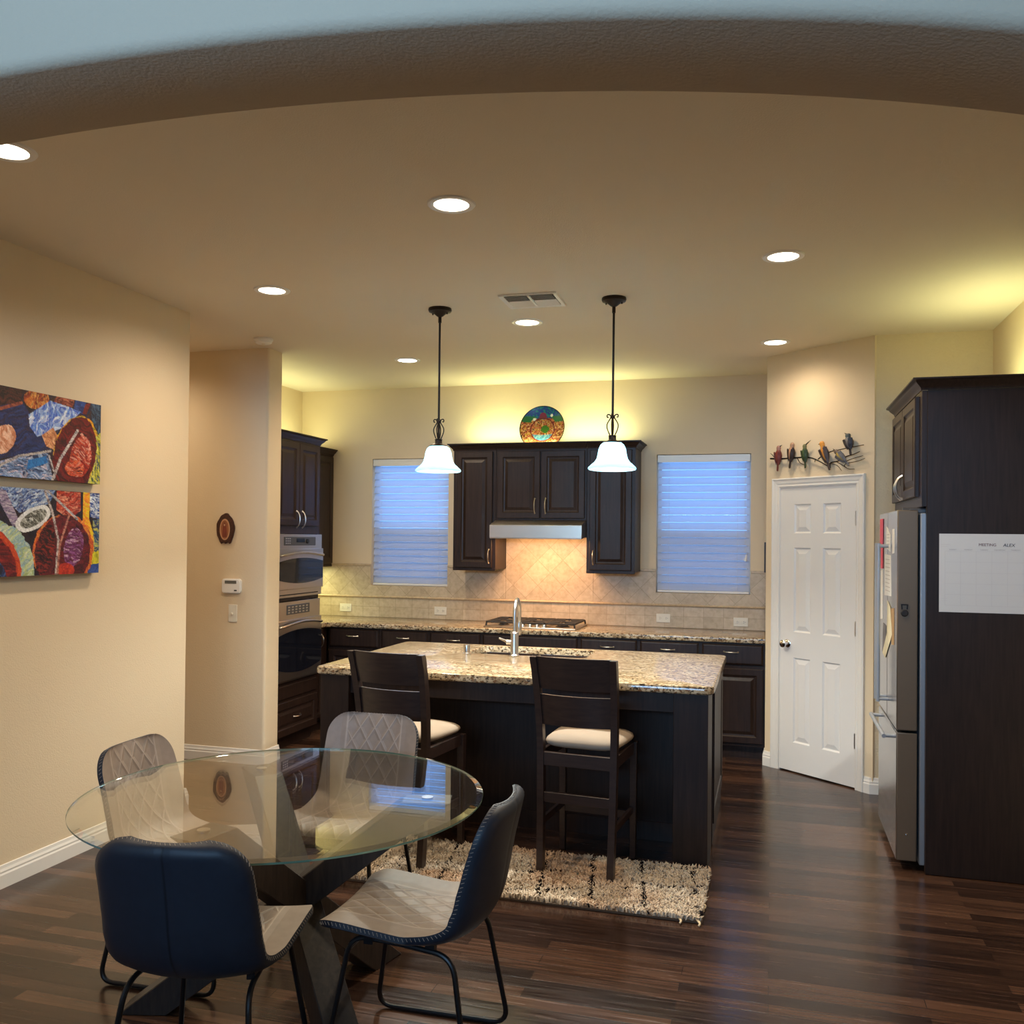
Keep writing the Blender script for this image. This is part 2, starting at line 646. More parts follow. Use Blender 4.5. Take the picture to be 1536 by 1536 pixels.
M_SHADE = bpy.data.materials.new('frosted white glass shade')
M_SHADE.use_nodes = True
nt = M_SHADE.node_tree
p = nt.nodes['Principled BSDF']
p.inputs['Base Color'].default_value = (.48, .77, .86, 1)
p.inputs['Roughness'].default_value = .3
p.inputs['Emission Color'].default_value = (.62, .93, 1.0, 1)
p.inputs['Emission Strength'].default_value = .35
tl = N(nt, 'ShaderNodeBsdfTranslucent'); tl.inputs[0].default_value = (.40, .70, .82, 1)
mx = N(nt, 'ShaderNodeMixShader'); mx.inputs[0].default_value = .45
nt.links.new(p.outputs[0], mx.inputs[1]); nt.links.new(tl.outputs[0], mx.inputs[2])
nt.links.new(mx.outputs[0], nt.nodes['Material Output'].inputs[0])


def vcol_mat(name, rough=.5, bump=None, spec=.4):
    m, nt, p = newmat(name)
    a = N(nt, 'ShaderNodeVertexColor', layer_name='Col')
    nt.links.new(a.outputs[0], p.inputs['Base Color'])
    p.inputs['Roughness'].default_value = rough
    p.inputs['Specular IOR Level'].default_value = spec
    if bump:
        tc = N(nt, 'ShaderNodeTexCoord')
        nz = N(nt, 'ShaderNodeTexNoise', Scale=bump[0], Detail=4.0)
        nt.links.new(tc.outputs['Object'], nz.inputs['Vector'])
        bp = N(nt, 'ShaderNodeBump', Strength=bump[1], Distance=.003)
        nt.links.new(nz.outputs['Fac'], bp.inputs['Height']); nt.links.new(bp.outputs[0], p.inputs['Normal'])
    return m


M_PAINTING = vcol_mat('impasto oil paint', .4, (120, .5))
M_PLATE = vcol_mat('painted glazed clay', .22)
M_BIRD = vcol_mat('painted metal', .45, spec=.4)
M_RUG = vcol_mat('shaggy wool', .95, spec=.1)


def leather_mat(name, col, line, quilt):
    m, nt, p = newmat(name)
    p.inputs['Roughness'].default_value = .5
    tc = N(nt, 'ShaderNodeTexCoord')
    sp = N(nt, 'ShaderNodeSeparateXYZ')
    nt.links.new(tc.outputs['UV'], sp.inputs[0])
    def mth(op, a, b=None, c=None):
        n = N(nt, 'ShaderNodeMath', operation=op)
        for i, v in enumerate((a, b, c)):
            if v is None:
                continue
            if isinstance(v, (int, float)):
                n.inputs[i].default_value = v
            else:
                nt.links.new(v, n.inputs[i])
        return n.outputs[0]
    u, v = sp.outputs[0], sp.outputs[1]          # metres across (0 in the middle) and along the shell
    au = mth('ABSOLUTE', u)
    if quilt:
        v2 = mth('MULTIPLY', v, .62)
        def fam(sign):
            s = mth('MULTIPLY_ADD', v2, sign, u)
            fr = mth('FRACT', mth('MULTIPLY', s, 1 / .070))
            return mth('ABSOLUTE', mth('SUBTRACT', fr, .5))        # 0 mid cell... .5 on the line
        q = mth('MAXIMUM', fam(1), fam(-1))
        inside = mth('LESS_THAN', au, .128)
        q = mth('MULTIPLY', q, inside)
        seam = mth('SUBTRACT', .5, mth('MULTIPLY', mth('ABSOLUTE', mth('SUBTRACT', au, .133)), 8.0))
        q = mth('MAXIMUM', q, seam)
    else:
        q = mth('SUBTRACT', .5, mth('MULTIPLY', au, 9.0))
    h = ramp(nt, q, [(.30, (1, 1, 1)), (.5, (0, 0, 0))])
    nz = N(nt, 'ShaderNodeTexNoise', Scale=30.0, Detail=5.0)
    nt.links.new(tc.outputs['Object'], nz.inputs['Vector'])
    b0 = N(nt, 'ShaderNodeBump', Strength=.12, Distance=.002)
    nt.links.new(nz.outputs['Fac'], b0.inputs['Height'])
    bp = N(nt, 'ShaderNodeBump', Strength=.6 if quilt else .3, Distance=.005)
    nt.links.new(h.outputs[0], bp.inputs['Height']); nt.links.new(b0.outputs[0], bp.inputs['Normal'])
    nt.links.new(bp.outputs[0], p.inputs['Normal'])
    cr = ramp(nt, q, [(.455, col), (.478, line)])
    vr = ramp(nt, nz.outputs['Fac'], [(.3, (.86,) * 3), (.7, (1, 1, 1))])
    mx = N(nt, 'ShaderNodeMix', data_type='RGBA', blend_type='MULTIPLY'); mx.inputs[0].default_value = 1
    nt.links.new(cr.outputs[0], mx.inputs[6]); nt.links.new(vr.outputs[0], mx.inputs[7])
    nt.links.new(mx.outputs[2], p.inputs['Base Color'])
    return m


M_PAD = leather_mat('taupe quilted leather', (.325, .255, .208), (.45, .365, .305), True)
M_SHELL = leather_mat('charcoal leather', (.019, .026, .042), (.010, .014, .022), False)
M_CUSHION = plain('beige microfibre', (.38, .295, .215), .85, bump=(220, .2, .001))

# ------------------------------------------------------------------ room shell
ZC = 3.014
XL, YL = -3.44, 4.843          # dining wall and its outside corner
YT0, YT1, XT = 5.86, 6.06, -3.51   # thermostat wall
XK = -4.266                    # kitchen left wall
YB = 7.727                     # back wall
XP = -.037                     # short wall beside the pantry
P0 = (-.037, 7.007); Q0 = (.633, 6.428)
XR = 1.354
TANG = math.atan2(Q0[1] - P0[1], Q0[0] - P0[0])
TW = math.hypot(Q0[0] - P0[0], Q0[1] - P0[1])
T = .12

bm = B(); box(bm, -5.4, 1.6, -3.2, 7.95, -.06, 0)
struct(obj('floor', bm, M_FLOOR, smooth=False))
bm = B(); box(bm, -5.4, 1.6, -3.2, 7.95, ZC, ZC + .06)
struct(obj('ceiling', bm, M_CEIL, smooth=False))


def bullnose(bm, pts, z0, z1, rad=.022):
    """wall slab outline with rounded outside corners: pts (x,y,round?)"""
    P = [Vector((p[0], p[1])) for p in pts]
    out = []
    for i, p in enumerate(P):
        if len(pts[i]) > 2 and pts[i][2]:
            a = (P[i - 1] - p).normalized(); b = (P[(i + 1) % len(P)] - p).normalized()
            for k in range(7):
                t = k / 6
                q = (1 - t) ** 2 * (p + a * rad) + 2 * t * (1 - t) * p + t * t * (p + b * rad)
                out.append((q.x, q.y))
        else:
            out.append((p.x, p.y))
    return prism(bm, out, z0, z1, 'z')


bm = B(); bullnose(bm, [(XL, -3.0), (XL, YL, 1), (XL - T, YL), (XL - T, -3.0)], 0, ZC)
struct(obj('wall_left', bm, M_WALL))
bm = B(); bullnose(bm, [(-5.2, YT0), (XT, YT0, 1), (XT, YT1, 1), (-5.2, YT1)], 0, ZC)
struct(obj('wall_hall', bm, M_WALL))
bm = B(); box(bm, -5.32, -5.2, 4.7, 6.06, 0, ZC); box(bm, -5.2, XL - T, 4.7, 4.82, 0, ZC)
struct(obj('wall_hall_end', bm, M_WALL))
bm = B(); box(bm, XK - T, XK, YT1, YB + T, 0, ZC)
struct(obj('wall_kitchen_left', bm, M_WALL))
W1 = (-3.539, -2.792); W2 = (-.933, -.164); WZ = (1.209, 2.37)
bm = B()
Y1 = YB + .14
box(bm, XK, W1[0], YB, Y1, 0, ZC)
box(bm, W1[1], W2[0], YB, Y1, 0, ZC)
box(bm, W2[1], XP + T, YB, Y1, 0, ZC)
for w in (W1, W2):
    box(bm, w[0], w[1], YB, Y1, 0, WZ[0]); box(bm, w[0], w[1], YB, Y1, WZ[1], ZC)
struct(obj('wall_back', bm, M_WALL, smooth=False))
bm = B(); box(bm, XP, XP + T, P0[1] + .08, YB, 0, ZC)
struct(obj('wall_pantry_side', bm, M_WALL, smooth=False))
# angled pantry wall, with the door opening
tx, ty = math.cos(TANG), math.sin(TANG)
MP = Matrix.Translation((P0[0], P0[1], 0)) @ Matrix.Rotation(TANG, 4, 'Z')   # local x along the wall, -y towards the room
DT0, DT1, DZ = .130, .776, 2.040
bm = B()
box(bm, .0, DT0, 0, T, 0, ZC, mat=MP); box(bm, DT1, TW + .02, 0, T, 0, ZC, mat=MP); box(bm, DT0, DT1, 0, T, DZ, ZC, mat=MP)
box(bm, DT0 - .1, DT1 + .06, T, T + .04, 0, 2.4, mat=MP)  # added board, unseen behind the door, blocks the sky under it
struct(obj('wall_pantry', bm, M_WALL, smooth=False))
bm = B(); bullnose(bm, [(Q0[0], Q0[1]), (XR + T, Q0[1]), (XR + T, Q0[1] + T), (Q0[0] + .1, Q0[1] + T)], 0, ZC)
struct(obj('wall_alcove', bm, M_WALLTEX))
bm = B(); box(bm, XR, XR + T, -3.0, Q0[1], 0, ZC)
struct(obj('wall_right', bm, M_WALL, smooth=False))
# living room wall behind the camera; its wide high window is assumed, for the light
bm = B()
box(bm, -3.56, -2.6, -3.12, -3.0, 0, ZC); box(bm, .6, 1.47, -3.12, -3.0, 0, ZC)
box(bm, -2.6, .6, -3.12, -3.0, 0, 2.12); box(bm, -2.6, .6, -3.12, -3.0, 2.80, ZC)
struct(obj('wall_front', bm, M_WALL, smooth=False))
# arched wall overhead
bm = B()
ax, aa, ab, az = -1.5, 2.7, .68, 2.662
def archz(x):
    return az - ab * (1 - math.sqrt(max(0, 1 - ((x - ax) / aa) ** 2)))
n = 72
D1, D2 = 1.60, 1.90
rad = .028
xs = [XL + (1.19 - XL) * i / n for i in range(n + 1)]
rows = []
for x in xs:
    z = archz(x)
    sec = [(D1, ZC)] + [(D1 + rad - rad * math.cos(a), z + rad - rad * math.sin(a)) for a in [PI / 2 * k / 5 for k in range(6)]]
    sec += [(D2 - rad * .3 + rad * .3 * math.sin(a), z + rad * .3 - rad * .3 * math.cos(a)) for a in [PI / 2 * k / 3 for k in range(4)]] + [(D2, ZC)]
    rows.append([bm.verts.new((x, y, zz)) for y, zz in sec])
m_ = len(rows[0])
for a, b in zip(rows, rows[1:]):
    for k in range(m_ - 1):
        bm.faces.new((a[k], a[k + 1], b[k + 1], b[k]))
bm.faces.new(rows[0]); bm.faces.new(rows[-1])
box(bm, 1.19, XR, D1, D2, 0, ZC)
bmesh.ops.recalc_face_normals(bm, faces=bm.faces[:])
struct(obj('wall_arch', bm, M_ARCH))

# baseboards
BP = [(0, 0), (.016, 0), (.016, .062), (.012, .070), (.013, .078), (.008, .090), (.006, .104), (0, .106)]
def baseb(name, path):
    b = B(); sweep(b, path, BP)
    return struct(obj(name, b, M_TRIM, smooth=False))
baseb('baseboard_left', [(XL - T, YL), (XL, YL), (XL, D2)])
baseb('baseboard_left_front', [(XL, D1), (XL, -2.98)])
baseb('baseboard_hall', [(XT, 6.058), (XT, YT0), (-5.18, YT0)])
def onP(t, d=0):
    v = MP @ Vector((t, d, 0)); return (v.x, v.y)
baseb('baseboard_pantry_left', [onP(DT0 - .068), P0, (XP, P0[1] + .095)])
baseb('baseboard_pantry_right', [(XR - .01, Q0[1]), Q0, onP(DT1 + .068)])

# ------------------------------------------------------------------ windows
def window(name, w, k):
    root = bpy.data.objects.new(name, None); COL.objects.link(root); struct(root)
    root.location = ((w[0] + w[1]) / 2, YB, WZ[0])
    hw = (w[1] - w[0]) / 2; H = WZ[1] - WZ[0]
    b = B()
    y0, y1 = .085, .125
    fw = .035
    box(b, -hw, -hw + fw, y0, y1, 0, H, .003); box(b, hw - fw, hw, y0, y1, 0, H, .003)
    box(b, -hw + fw, hw - fw, y0, y1, 0, fw, .003); box(b, -hw + fw, hw - fw, y0, y1, H - fw, H, .003)
    box(b, -hw + fw, hw - fw, y0 - .01, y1, .475, .515, .003)
    obj('window_frame', b, M_WHITEPL, root)
    b = B(); box(b, -hw + fw, hw - fw, .104, .108, fw, .475); box(b, -hw + fw, hw - fw, .104, .108, .515, H - fw)
    obj('glass', b, M_WINGLASS, root, smooth=False)
    b = B(); box(b, -hw + fw, hw - fw, .116, .118, fw, .475)
    obj('insect_screen', b, M_SCREEN, root, smooth=False)
    return root


window('window_1', W1, 1)
window('window_2', W2, 2)


def blind(w, label, tassel):
    hw = (w[1] - w[0]) / 2 - .006; H = WZ[1] - WZ[0]
    t = thing('window_blind', label, 'blind', ((w[0] + w[1]) / 2, YB, WZ[0]), 0, 'blinds on the kitchen windows')
    b = B(); box(b, -hw, hw, .004, .014, H - .066, H - .004, .003)
    box(b, -hw, hw, .014, .055, H - .05, H - .006)
    obj('valance', b, M_TRIM, t)
    b = B()
    n = 17
    z0, z1 = .055, H - .095
    a = R(70)
    for i in range(n):
        z = z0 + (z1 - z0) * i / (n - 1)
        sw = .0625
        pts = []
        for k in range(5):
            u = (k / 4 - .5) * sw
            c = .003 * (1 - (2 * k / 4 - 1) ** 2)
            yy = u * math.cos(a) - c * math.sin(a); zz = u * math.sin(a) + c * math.cos(a)
            pts.append((.036 + yy, z + zz))
        th = .0012
        prism(b, pts + [(y + th * math.sin(a), z_ - th * math.cos(a)) for y, z_ in pts[::-1]], -hw + .004, hw - .004, 'x')
    obj('slats', b, M_SLAT, t)
    b = B(); box(b, -hw + .004, hw - .004, .016, .050, .004, .022, .003)
    obj('bottom_rail', b, M_TRIM, t)
    for sx in (-.28, .28):
        b = B(); tube(b, [(sx, .008, .012), (sx, .008, H - .05)], .0009, 6)
        obj('ladder_cord', b, M_TRIM, t)
    if tassel:
        b = B(); tube(b, [(hw - .04, .004, H - .06), (hw - .036, .002, .34)], .0012, 6)
        obj('pull_cord', b, M_TRIM, t)
        b = B(); lathe(b, [(0, 0), (.011, .004), (.009, .03), (.004, .058), (0, .06)], 10, mat=Matrix.Translation((hw - .036, .0, .272)) @ Matrix.Rotation(R(12), 4, 'Y'))
        obj('tassel', b, M_TRIM, t)
    return t


blind(W1, 'white slatted blind in the window left of the range hood', False)
blind(W2, 'white slatted blind with a hanging tassel in the window beside the pantry', True)

# ------------------------------------------------------------------ pantry door
door = bpy.data.objects.new('door_1', None); COL.objects.link(door); struct(door)
door.location = (P0[0], P0[1], 0); door.rotation_euler = (0, 0, TANG)
b = B()
d0, d1, z0, z1 = .137, .769, .010, 2.033
yf = .001
rows_ = [(.215, .820), (1.003, 1.606), (1.708, 1.917)]
cols_ = [(d0 + .118, d0 + .264), (d1 - .265, d1 - .119)]
box(b, d0, d1, yf + .014, yf + .035, z0, z1)
def cell(x0, x1, za, zb):
    box(b, x0, x1, yf, yf + .016, za, zb)
xs_ = [d0, cols_[0][0], cols_[0][1], cols_[1][0], cols_[1][1], d1]
cell(xs_[0], xs_[1], z0, z1); cell(xs_[2], xs_[3], z0, z1); cell(xs_[4], xs_[5], z0, z1)
zb_ = [z0] + [v for r in rows_ for v in r] + [z1]
for c in cols_:
    for k in range(0, 8, 2):
        cell(c[0], c[1], zb_[k], zb_[k + 1])
    for r in rows_:
        loops(b, c[0], c[1], r[0], r[1], yf, [(0, 0), (.010, .010), (.014, .010), (.044, .002), (.047, .002)], back=False)
obj('door_panel', b, M_DOOR, door, smooth=False)
b = B()
CP = [(0, 0), (0, .008), (.008, .011), (.018, .009), (.030, .013), (.048, .015), (.058, .020), (.066, .017), (.066, 0)]
# outer edge of casing is away from the opening: travel so that the left side points outwards
sweep(b, [(DT1, 0), (DT1, DZ), (DT0, DZ), (DT0, 0)], [(-a, c) for a, c in CP], lambda x, y, c: (x, -c, y))
box(b, DT0 - .002, DT0 + .006, .0, .11, 0, DZ); box(b, DT1 - .006, DT1 + .002, .0, .11, 0, DZ); box(b, DT0, DT1, .0, .11, DZ - .006, DZ + .002)
obj('door_casing', b, M_TRIM, door, smooth=False)
b = B()
MK = Matrix.Translation((.203, yf, .916)) @ Matrix.Rotation(R(90), 4, 'X')
lathe(b, [(0, -.002), (.030, -.001), (.030, .004), (.024, .009), (.012, .012), (.010, .028), (.020, .036), (.027, .046), (.026, .056), (.016, .063), (0, .065)], 28, mat=MK)
obj('door_knob', b, M_CHROME, door)
for hz in (.322, 1.07, 1.81):
    b = B(); box(b, d1 - .006, d1 + .016, yf - .004, yf + .004, hz - .045, hz + .045, .001)
    tube(b, [(d1 + .004, yf - .006, hz - .05), (d1 + .004, yf - .006, hz + .05)], .006, 10)
    obj('hinge', b, M_NICKEL, door)

# ------------------------------------------------------------------ ceiling fixtures
def can_light():
    t = thing('recessed_light', 'x', 'ceiling light', (0, 0, ZC), 0, 'recessed ceiling lights')
    b = B(); lathe(b, [(.070, -.001), (.073, -.006), (.086, -.008), (.096, -.006), (.100, 0)], 40)
    obj('trim_ring', b, M_WHITEPL, t)
    b = B(); lathe(b, [(.073, -.004), (.05, -.007), (0, -.008)], 32)
    for f in b.faces:
        f.normal_flip()
    obj('lens', b, M_GLOW, t)
    lamp('recessed_lamp', 'SPOT', (0, 0, -.03), P_RECESSED, WARM, t, spot_size=R(166), spot_blend=.85, shadow_soft_size=.06)
    return t


CL = [((-2.625, 2.612), 'recessed light at the left photo edge, just beyond the arch'),
      ((-1.266, 3.498), 'recessed light that looks largest, alone in the middle of the near ceiling'),
      ((-2.670, 4.481), 'recessed light above the hallway opening, near the smoke detector'),
      ((.046, 4.532), 'recessed light to the right of the pendants, farthest toward the fridge side'),
      ((-1.486, 5.531), 'recessed light directly beside the ceiling air vent, between the pendants'),
      ((-2.698, 6.504), 'small recessed light left of the left pendant rod, toward the oven corner'),
      ((.018, 6.483), 'recessed light in front of the pantry door, above the bird sculpture')]
c0 = can_light()
for i, ((x, y), lb) in enumerate(CL):
    o = c0 if i == 0 else dup(c0, (x, y, ZC))
    o.location = (x, y, ZC); o['label'] = lb
    if i == 6:                      # lamp close to the pantry wall, turned down to soften its hot spot
        for ch in o.children:
            if ch.type == 'LIGHT':
                ch.data = ch.data.copy(); ch.data.energy *= .38

t = thing('air_vent', 'white rectangular air vent with two dark louvre banks on the ceiling', 'vent', (-1.318, 5.018, ZC), R(1))
b = B()
sweep(b, [(-.165, -.14), (-.165, .14), (.165, .14), (.165, -.14), (-.165, -.14)], [(-.024, -.001), (-.022, -.007), (0, -.012), (.004, -.002)])
box(b, -.006, .006, -.115, .115, -.011, -.003)
obj('vent_frame', b, M_WHITEPL, t)
for sx in (-1, 1):
    b = B()
    for k in range(8):
        yy = -.10 + k * .028
        mm = Matrix.Translation((sx * .074, yy, -.006)) @ Matrix.Rotation(R(35 if k < 4 else -35), 4, 'X')
        box(b, -.064, .064, -.011, .011, -.0008, .0008, mat=mm)
    obj('louvre', b, M_WHITEPL, t)
b = B(); box(b, -.142, .142, -.117, .117, -.0025, -.001)
obj('duct', b, M_BLACK, t)

t = thing('smoke_detector', 'small white round smoke detector on the ceiling above the hallway wall', 'smoke detector', (-3.384, 5.575, ZC))
b = B(); lathe(b, [(.066, 0), (.066, -.012), (.058, -.022), (.056, -.030), (.045, -.036), (0, -.037)], 32)
for f in b.faces: f.normal_flip()
obj('housing', b, M_WHITEPL, t)
b = B(); lathe(b, [(.012, -.0365), (.012, -.040), (0, -.041)], 16); obj('test_button', b, M_PLASTIC, t)


def pendant(label):
    t = thing('pendant_light', label, 'pendant light', (0, 0, ZC), 0, 'pendant lights over the island')
    b = B(); lathe(b, [(.068, 0), (.070, -.010), (.066, -.020), (.040, -.028), (.020, -.045), (.009, -.052), (0, -.052)], 32)
    for f in b.faces: f.normal_flip()
    for s in (-1, 1):
        tube(b, [(s * .045, 0, -.018), (s * .045, 0, -.036)], .004, 8)
    obj('canopy', b, M_IRON, t)
    b = B(); tube(b, [(0, 0, -.05), (0, 0, -.79)], .0065, 12)
    tube(b, [(0, 0, -.05), (0, 0, -.085)], .010, 12)
    lathe(b, [(0, -.664), (.012, -.668), (.014, -.675), (.012, -.682), (0, -.686)], 14)
    obj('rod', b, M_IRON, t)
    for k in range(4):
        a = PI / 2 * k
        ca, sa = math.cos(a), math.sin(a)
        prof = [(.009, -.785), (.020, -.765), (.031, -.735), (.030, -.712), (.016, -.688), (.009, -.675), (.014, -.664), (.026, -.660), (.032, -.667), (.029, -.676), (.023, -.674)]
        b = B(); tube(b, smooth_path([(r * ca, r * sa, z) for r, z in prof], 4), .0034, 8)
        obj('scroll', b, M_IRON, t)
    b = B(); lathe(b, [(0, -.815), (.055, -.822), (.050, -.814), (.024, -.806), (.021, -.800), (.021, -.784), (.024, -.780), (.012, -.776), (0, -.776)], 28)
    obj('socket_cap', b, M_IRON, t)
    b = B()
    prof = [(.048, -.818), (.066, -.832), (.076, -.855), (.081, -.885), (.087, -.910), (.101, -.931), (.110, -.937), (.122, -.948), (.133, -.958), (.136, -.966), (.130, -.972),
            (.118, -.966), (.102, -.951), (.092, -.938), (.080, -.912), (.073, -.885), (.068, -.855), (.058, -.836), (.044, -.824)]
    lathe(b, prof, 48)
    bmesh.ops.recalc_face_normals(b, faces=b.faces[:])
    obj('glass_shade', b, M_SHADE, t)
    lamp('pendant_lamp', 'POINT', (0, 0, -.90), P_PENDANT, (.97, .96, .90), t, shadow_soft_size=.03)
    return t


p1 = pendant('left pendant with white bell shade, hanging in front of the left window')
p1.location = (-1.905, 5.087, ZC)
p2 = dup(p1, (-.863, 5.094, ZC), None, 'right pendant with slightly tilted white bell shade, in front of the right wall cabinet')
p2.rotation_euler = (R(-1.0), R(0), 0)

# ------------------------------------------------------------------ back wall cabinets
UY = 7.397           # face frame of wall cabinets
HZ = 2.455
CROWN = [(0, 0), (.006, 0), (.008, .012), (.016, .020), (.030, .034), (.036, .044), (.048, .050), (.048, .058), (0, .058)]


def cabinet(name, label, cat, x0, x1, z0, z1, loc, rz, depth, doors, group=None, drawer=None, toe=False, hand=(), crown=None, light_rail=False):
    """local: x along, -y front, origin at face plane on floor"""
    t = thing(name, label, cat, loc, rz, group)
    b = B()
    zc0 = z0
    if toe:
        box(b, x0, x1, .055, depth, 0, .10); zc0 = .10
    box(b, x0, x1, 0, depth, zc0, z1, .001, 1)
    if light_rail:
        box(b, x0, x1, -.004, .02, z0 - .012, z0 + .012, .002, 1)
    obj('cabinet_body', b, M_CAB, t, smooth=False)
    for d in doors:
        b = B(); raised(b, d[0], d[1], d[2], d[3], -.021, d[5] if len(d) > 5 else .055)
        dr = obj('door', b, M_CAB, t, smooth=False)
        if d[4]:
            hx, hz, L = d[4]
            b = B(); pull(b, hx, -.021, hz, L)
            obj('handle', b, M_NICKEL, dr)
    for d in (drawer or []):
        b = B()
        (raised if d[5] else slabfront)(b, d[0], d[1], d[2], d[3], -.021)
        dr = obj('drawer', b, M_CAB, t, smooth=False)
        if d[4]:
            b = B(); pull(b, d[4][0], -.021, d[4][1], d[4][2], False, .026)
            obj('handle', b, M_NICKEL, dr)
    if crown:
        b = B(); sweep(b, crown, CROWN, lambda x, y, c: (x, y, z1 - .004 + c))
        obj('crown_moulding', b, M_CAB, t, ang=.9)
    return t


g = 'dark wall cabinets around the range hood'
D_ = YB - UY - .002
x = lambda v: v
cabinet('wall_cabinet', 'tall dark wall cabinet left of the hood, door handle at its lower right', 'cabinet', -2.627, -2.247, 1.387, 2.402, (0, UY, 0), 0, D_,
        [(-2.600, -2.275, 1.402, 2.385, (-2.300, 1.50, .115))], g, crown=[(-2.247, 0), (-2.627, 0), (-2.627, D_)], light_rail=True)
cabinet('wall_cabinet', 'short two-door dark wall cabinet directly above the steel range hood', 'cabinet', -2.245, -1.466, 1.806, 2.402, (0, UY, 0), 0, D_,
        [(-2.230, -1.860, 1.822, 2.385, (-1.900, 1.925, .125)), (-1.850, -1.481, 1.822, 2.385, (-1.808, 1.925, .125))], g, crown=[(-1.466, 0), (-2.245, 0)])
cabinet('wall_cabinet', 'tall dark wall cabinet right of the hood, door handle at its lower left', 'cabinet', -1.464, -1.065, 1.383, 2.402, (0, UY, 0), 0, D_,
        [(-1.437, -1.092, 1.400, 2.385, (-1.404, 1.50, .115))], g, crown=[(-1.065, D_), (-1.065, 0), (-1.464, 0)], light_rail=True)

t = thing('range_hood', 'stainless steel under-cabinet range hood above the gas cooktop', 'range hood', (-1.855, UY, 0))
b = B()
prism(b, [(D_ - .02, 1.805), (-.02, 1.805), (-.185, 1.765), (-.190, 1.760), (-.190, 1.655), (-.186, 1.650), (-.05, 1.664), (D_ - .02, 1.664)], -.388, .388, 'x')
bmesh.ops.bevel(b, geom=[e for e in b.edges], offset=.003, segments=2, affect='EDGES')
obj('hood_body', b, M_STEEL, t)
b = B(); box(b, -.30, .30, .0, .22, 1.659, 1.665)
obj('filter', b, M_STEEL, t, smooth=False)
b = B(); lathe(b, [(.03, 0), (.026, -.004), (0, -.005)], 20, mat=Matrix.Translation((0, -.06, 1.660)))
for f in b.faces: f.normal_flip()
obj('hood_lens', b, M_GLOW, t)
lamp('hood_lamp', 'AREA', (0, -.02, 1.645), 9.5, (1.0, .54, .25), t, rot=(R(12), 0, 0), shape='RECTANGLE', size=.66, size_y=.2)

# decorative plate
def srgb_arr(c):
    return np.array(S(*c))


def vnoise(nx, ny, rng):
    g_ = rng.random((ny + 2, nx + 2))
    def f(u, v):
        x = np.clip(u, 0, 1) * nx; y = np.clip(v, 0, 1) * ny
        i = np.floor(x).astype(int); j = np.floor(y).astype(int)
        i = np.clip(i, 0, nx); j = np.clip(j, 0, ny)
        a = x - i; b_ = y - j
        a = a * a * (3 - 2 * a); b_ = b_ * b_ * (3 - 2 * b_)
        return (g_[j, i] * (1 - a) + g_[j, i + 1] * a) * (1 - b_) + (g_[j + 1, i] * (1 - a) + g_[j + 1, i + 1] * a) * b_
    return f


def color_mesh(o, cols):
    a = o.data.color_attributes.new('Col', 'FLOAT_COLOR', 'POINT')
    c = np.ones((len(o.data.vertices), 4), np.float32)
    c[:, :3] = cols
    a.data.foreach_set('color', c.ravel())


t = thing('decorative_plate', 'round painted plate with blue rim top standing on the cabinet above the hood', 'plate', (-1.903, 7.585, 2.4035), 0, rot=(R(-12), 0, 0))
nr, na = 40, 128
prof = []
vs = []; fs_ = []
RP = .2
def plate_y(r):
    q = r / RP
    return -.006 - .022 * max(0, (q - .55) / .45) ** 1.2 if q > .55 else -.006
for i in range(nr + 1):
    for k in range(na):
        r = RP * max(i, .02) / nr; a = 2 * PI * k / na
        vs.append((r * math.cos(a), plate_y(r), RP + r * math.sin(a)))
for i in range(nr):
    for k in range(na):
        fs_.append((i * na + k, i * na + (k + 1) % na, (i + 1) * na + (k + 1) % na, (i + 1) * na + k))
me = bpy.data.meshes.new('painted_face'); me.from_pydata(vs, [], fs_); me.materials.append(M_PLATE)
for q in me.polygons: q.use_smooth = True
fo = link_obj('painted_face', me, t)
V_ = np.array(vs); px = V_[:, 0] / RP; pz = (V_[:, 2] - RP) / RP
rr_ = np.hypot(px, pz)
nz1 = vnoise(34, 34, RNG); nz2 = vnoise(16, 16, RNG)
n1 = nz1((px + 1) / 2, (pz + 1) / 2); n2 = nz2((px + 1) / 2, (pz + 1) / 2)
pal = np.array([S(150, 70, 40), S(205, 120, 80), S(120, 40, 35), S(190, 140, 50), S(225, 165, 125), S(70, 60, 35)])
idx = np.clip((n1 * 6).astype(int), 0, 5)
cols = pal[idx]
top = pz > .45 + .1 * (n2 - .5)
cols[top] = np.where((n1 > .62)[:, None], srgb_arr((30, 120, 120)), srgb_arr((35, 65, 140)))[top]
gr = (rr_ > .62) & (pz > .28) & (pz < .55)
cols[gr] = srgb_arr((40, 105, 60))
dome = (np.hypot(px * 1.2, pz - .52) < .2) & (pz > .48)
cols[dome] = srgb_arr((120, 45, 70))
rng_ = np.abs(np.hypot(px, pz + .05) - .52) < .028
cols[rng_] = srgb_arr((115, 35, 40))
inn = (np.hypot(px, pz + .05) < .49)
bl = inn & (pz < -.28 + .15 * px * px)
cols[bl] = np.where((n1 > .6)[:, None], srgb_arr((120, 160, 175)), srgb_arr((70, 125, 155)))[bl]
gp = np.hypot(px - .12, pz + .03) < .15 + .05 * n1
cols[gp] = srgb_arr((60, 110, 35))
wh = (np.hypot(px + .38, pz - .42) < .06) | (np.hypot(px - .38, pz - .58) < .06)
cols[wh] = srgb_arr((235, 235, 230))
cols[rr_ > .965] = srgb_arr((40, 45, 40))
cols *= .6
color_mesh(fo, cols)
b = B(); lathe(b, [(0, .006), (.11, .006), (.118, .012), (.124, .012), (.128, .004), (RP - .002, -.022), (RP, -.027)], 64, mat=Matrix.Translation((0, 0, RP)) @ Matrix.Rotation(R(90), 4, 'X') @ Matrix.Scale(-1, 4, (0, 0, 1)))
bmesh.ops.recalc_face_normals(b, faces=b.faces[:])
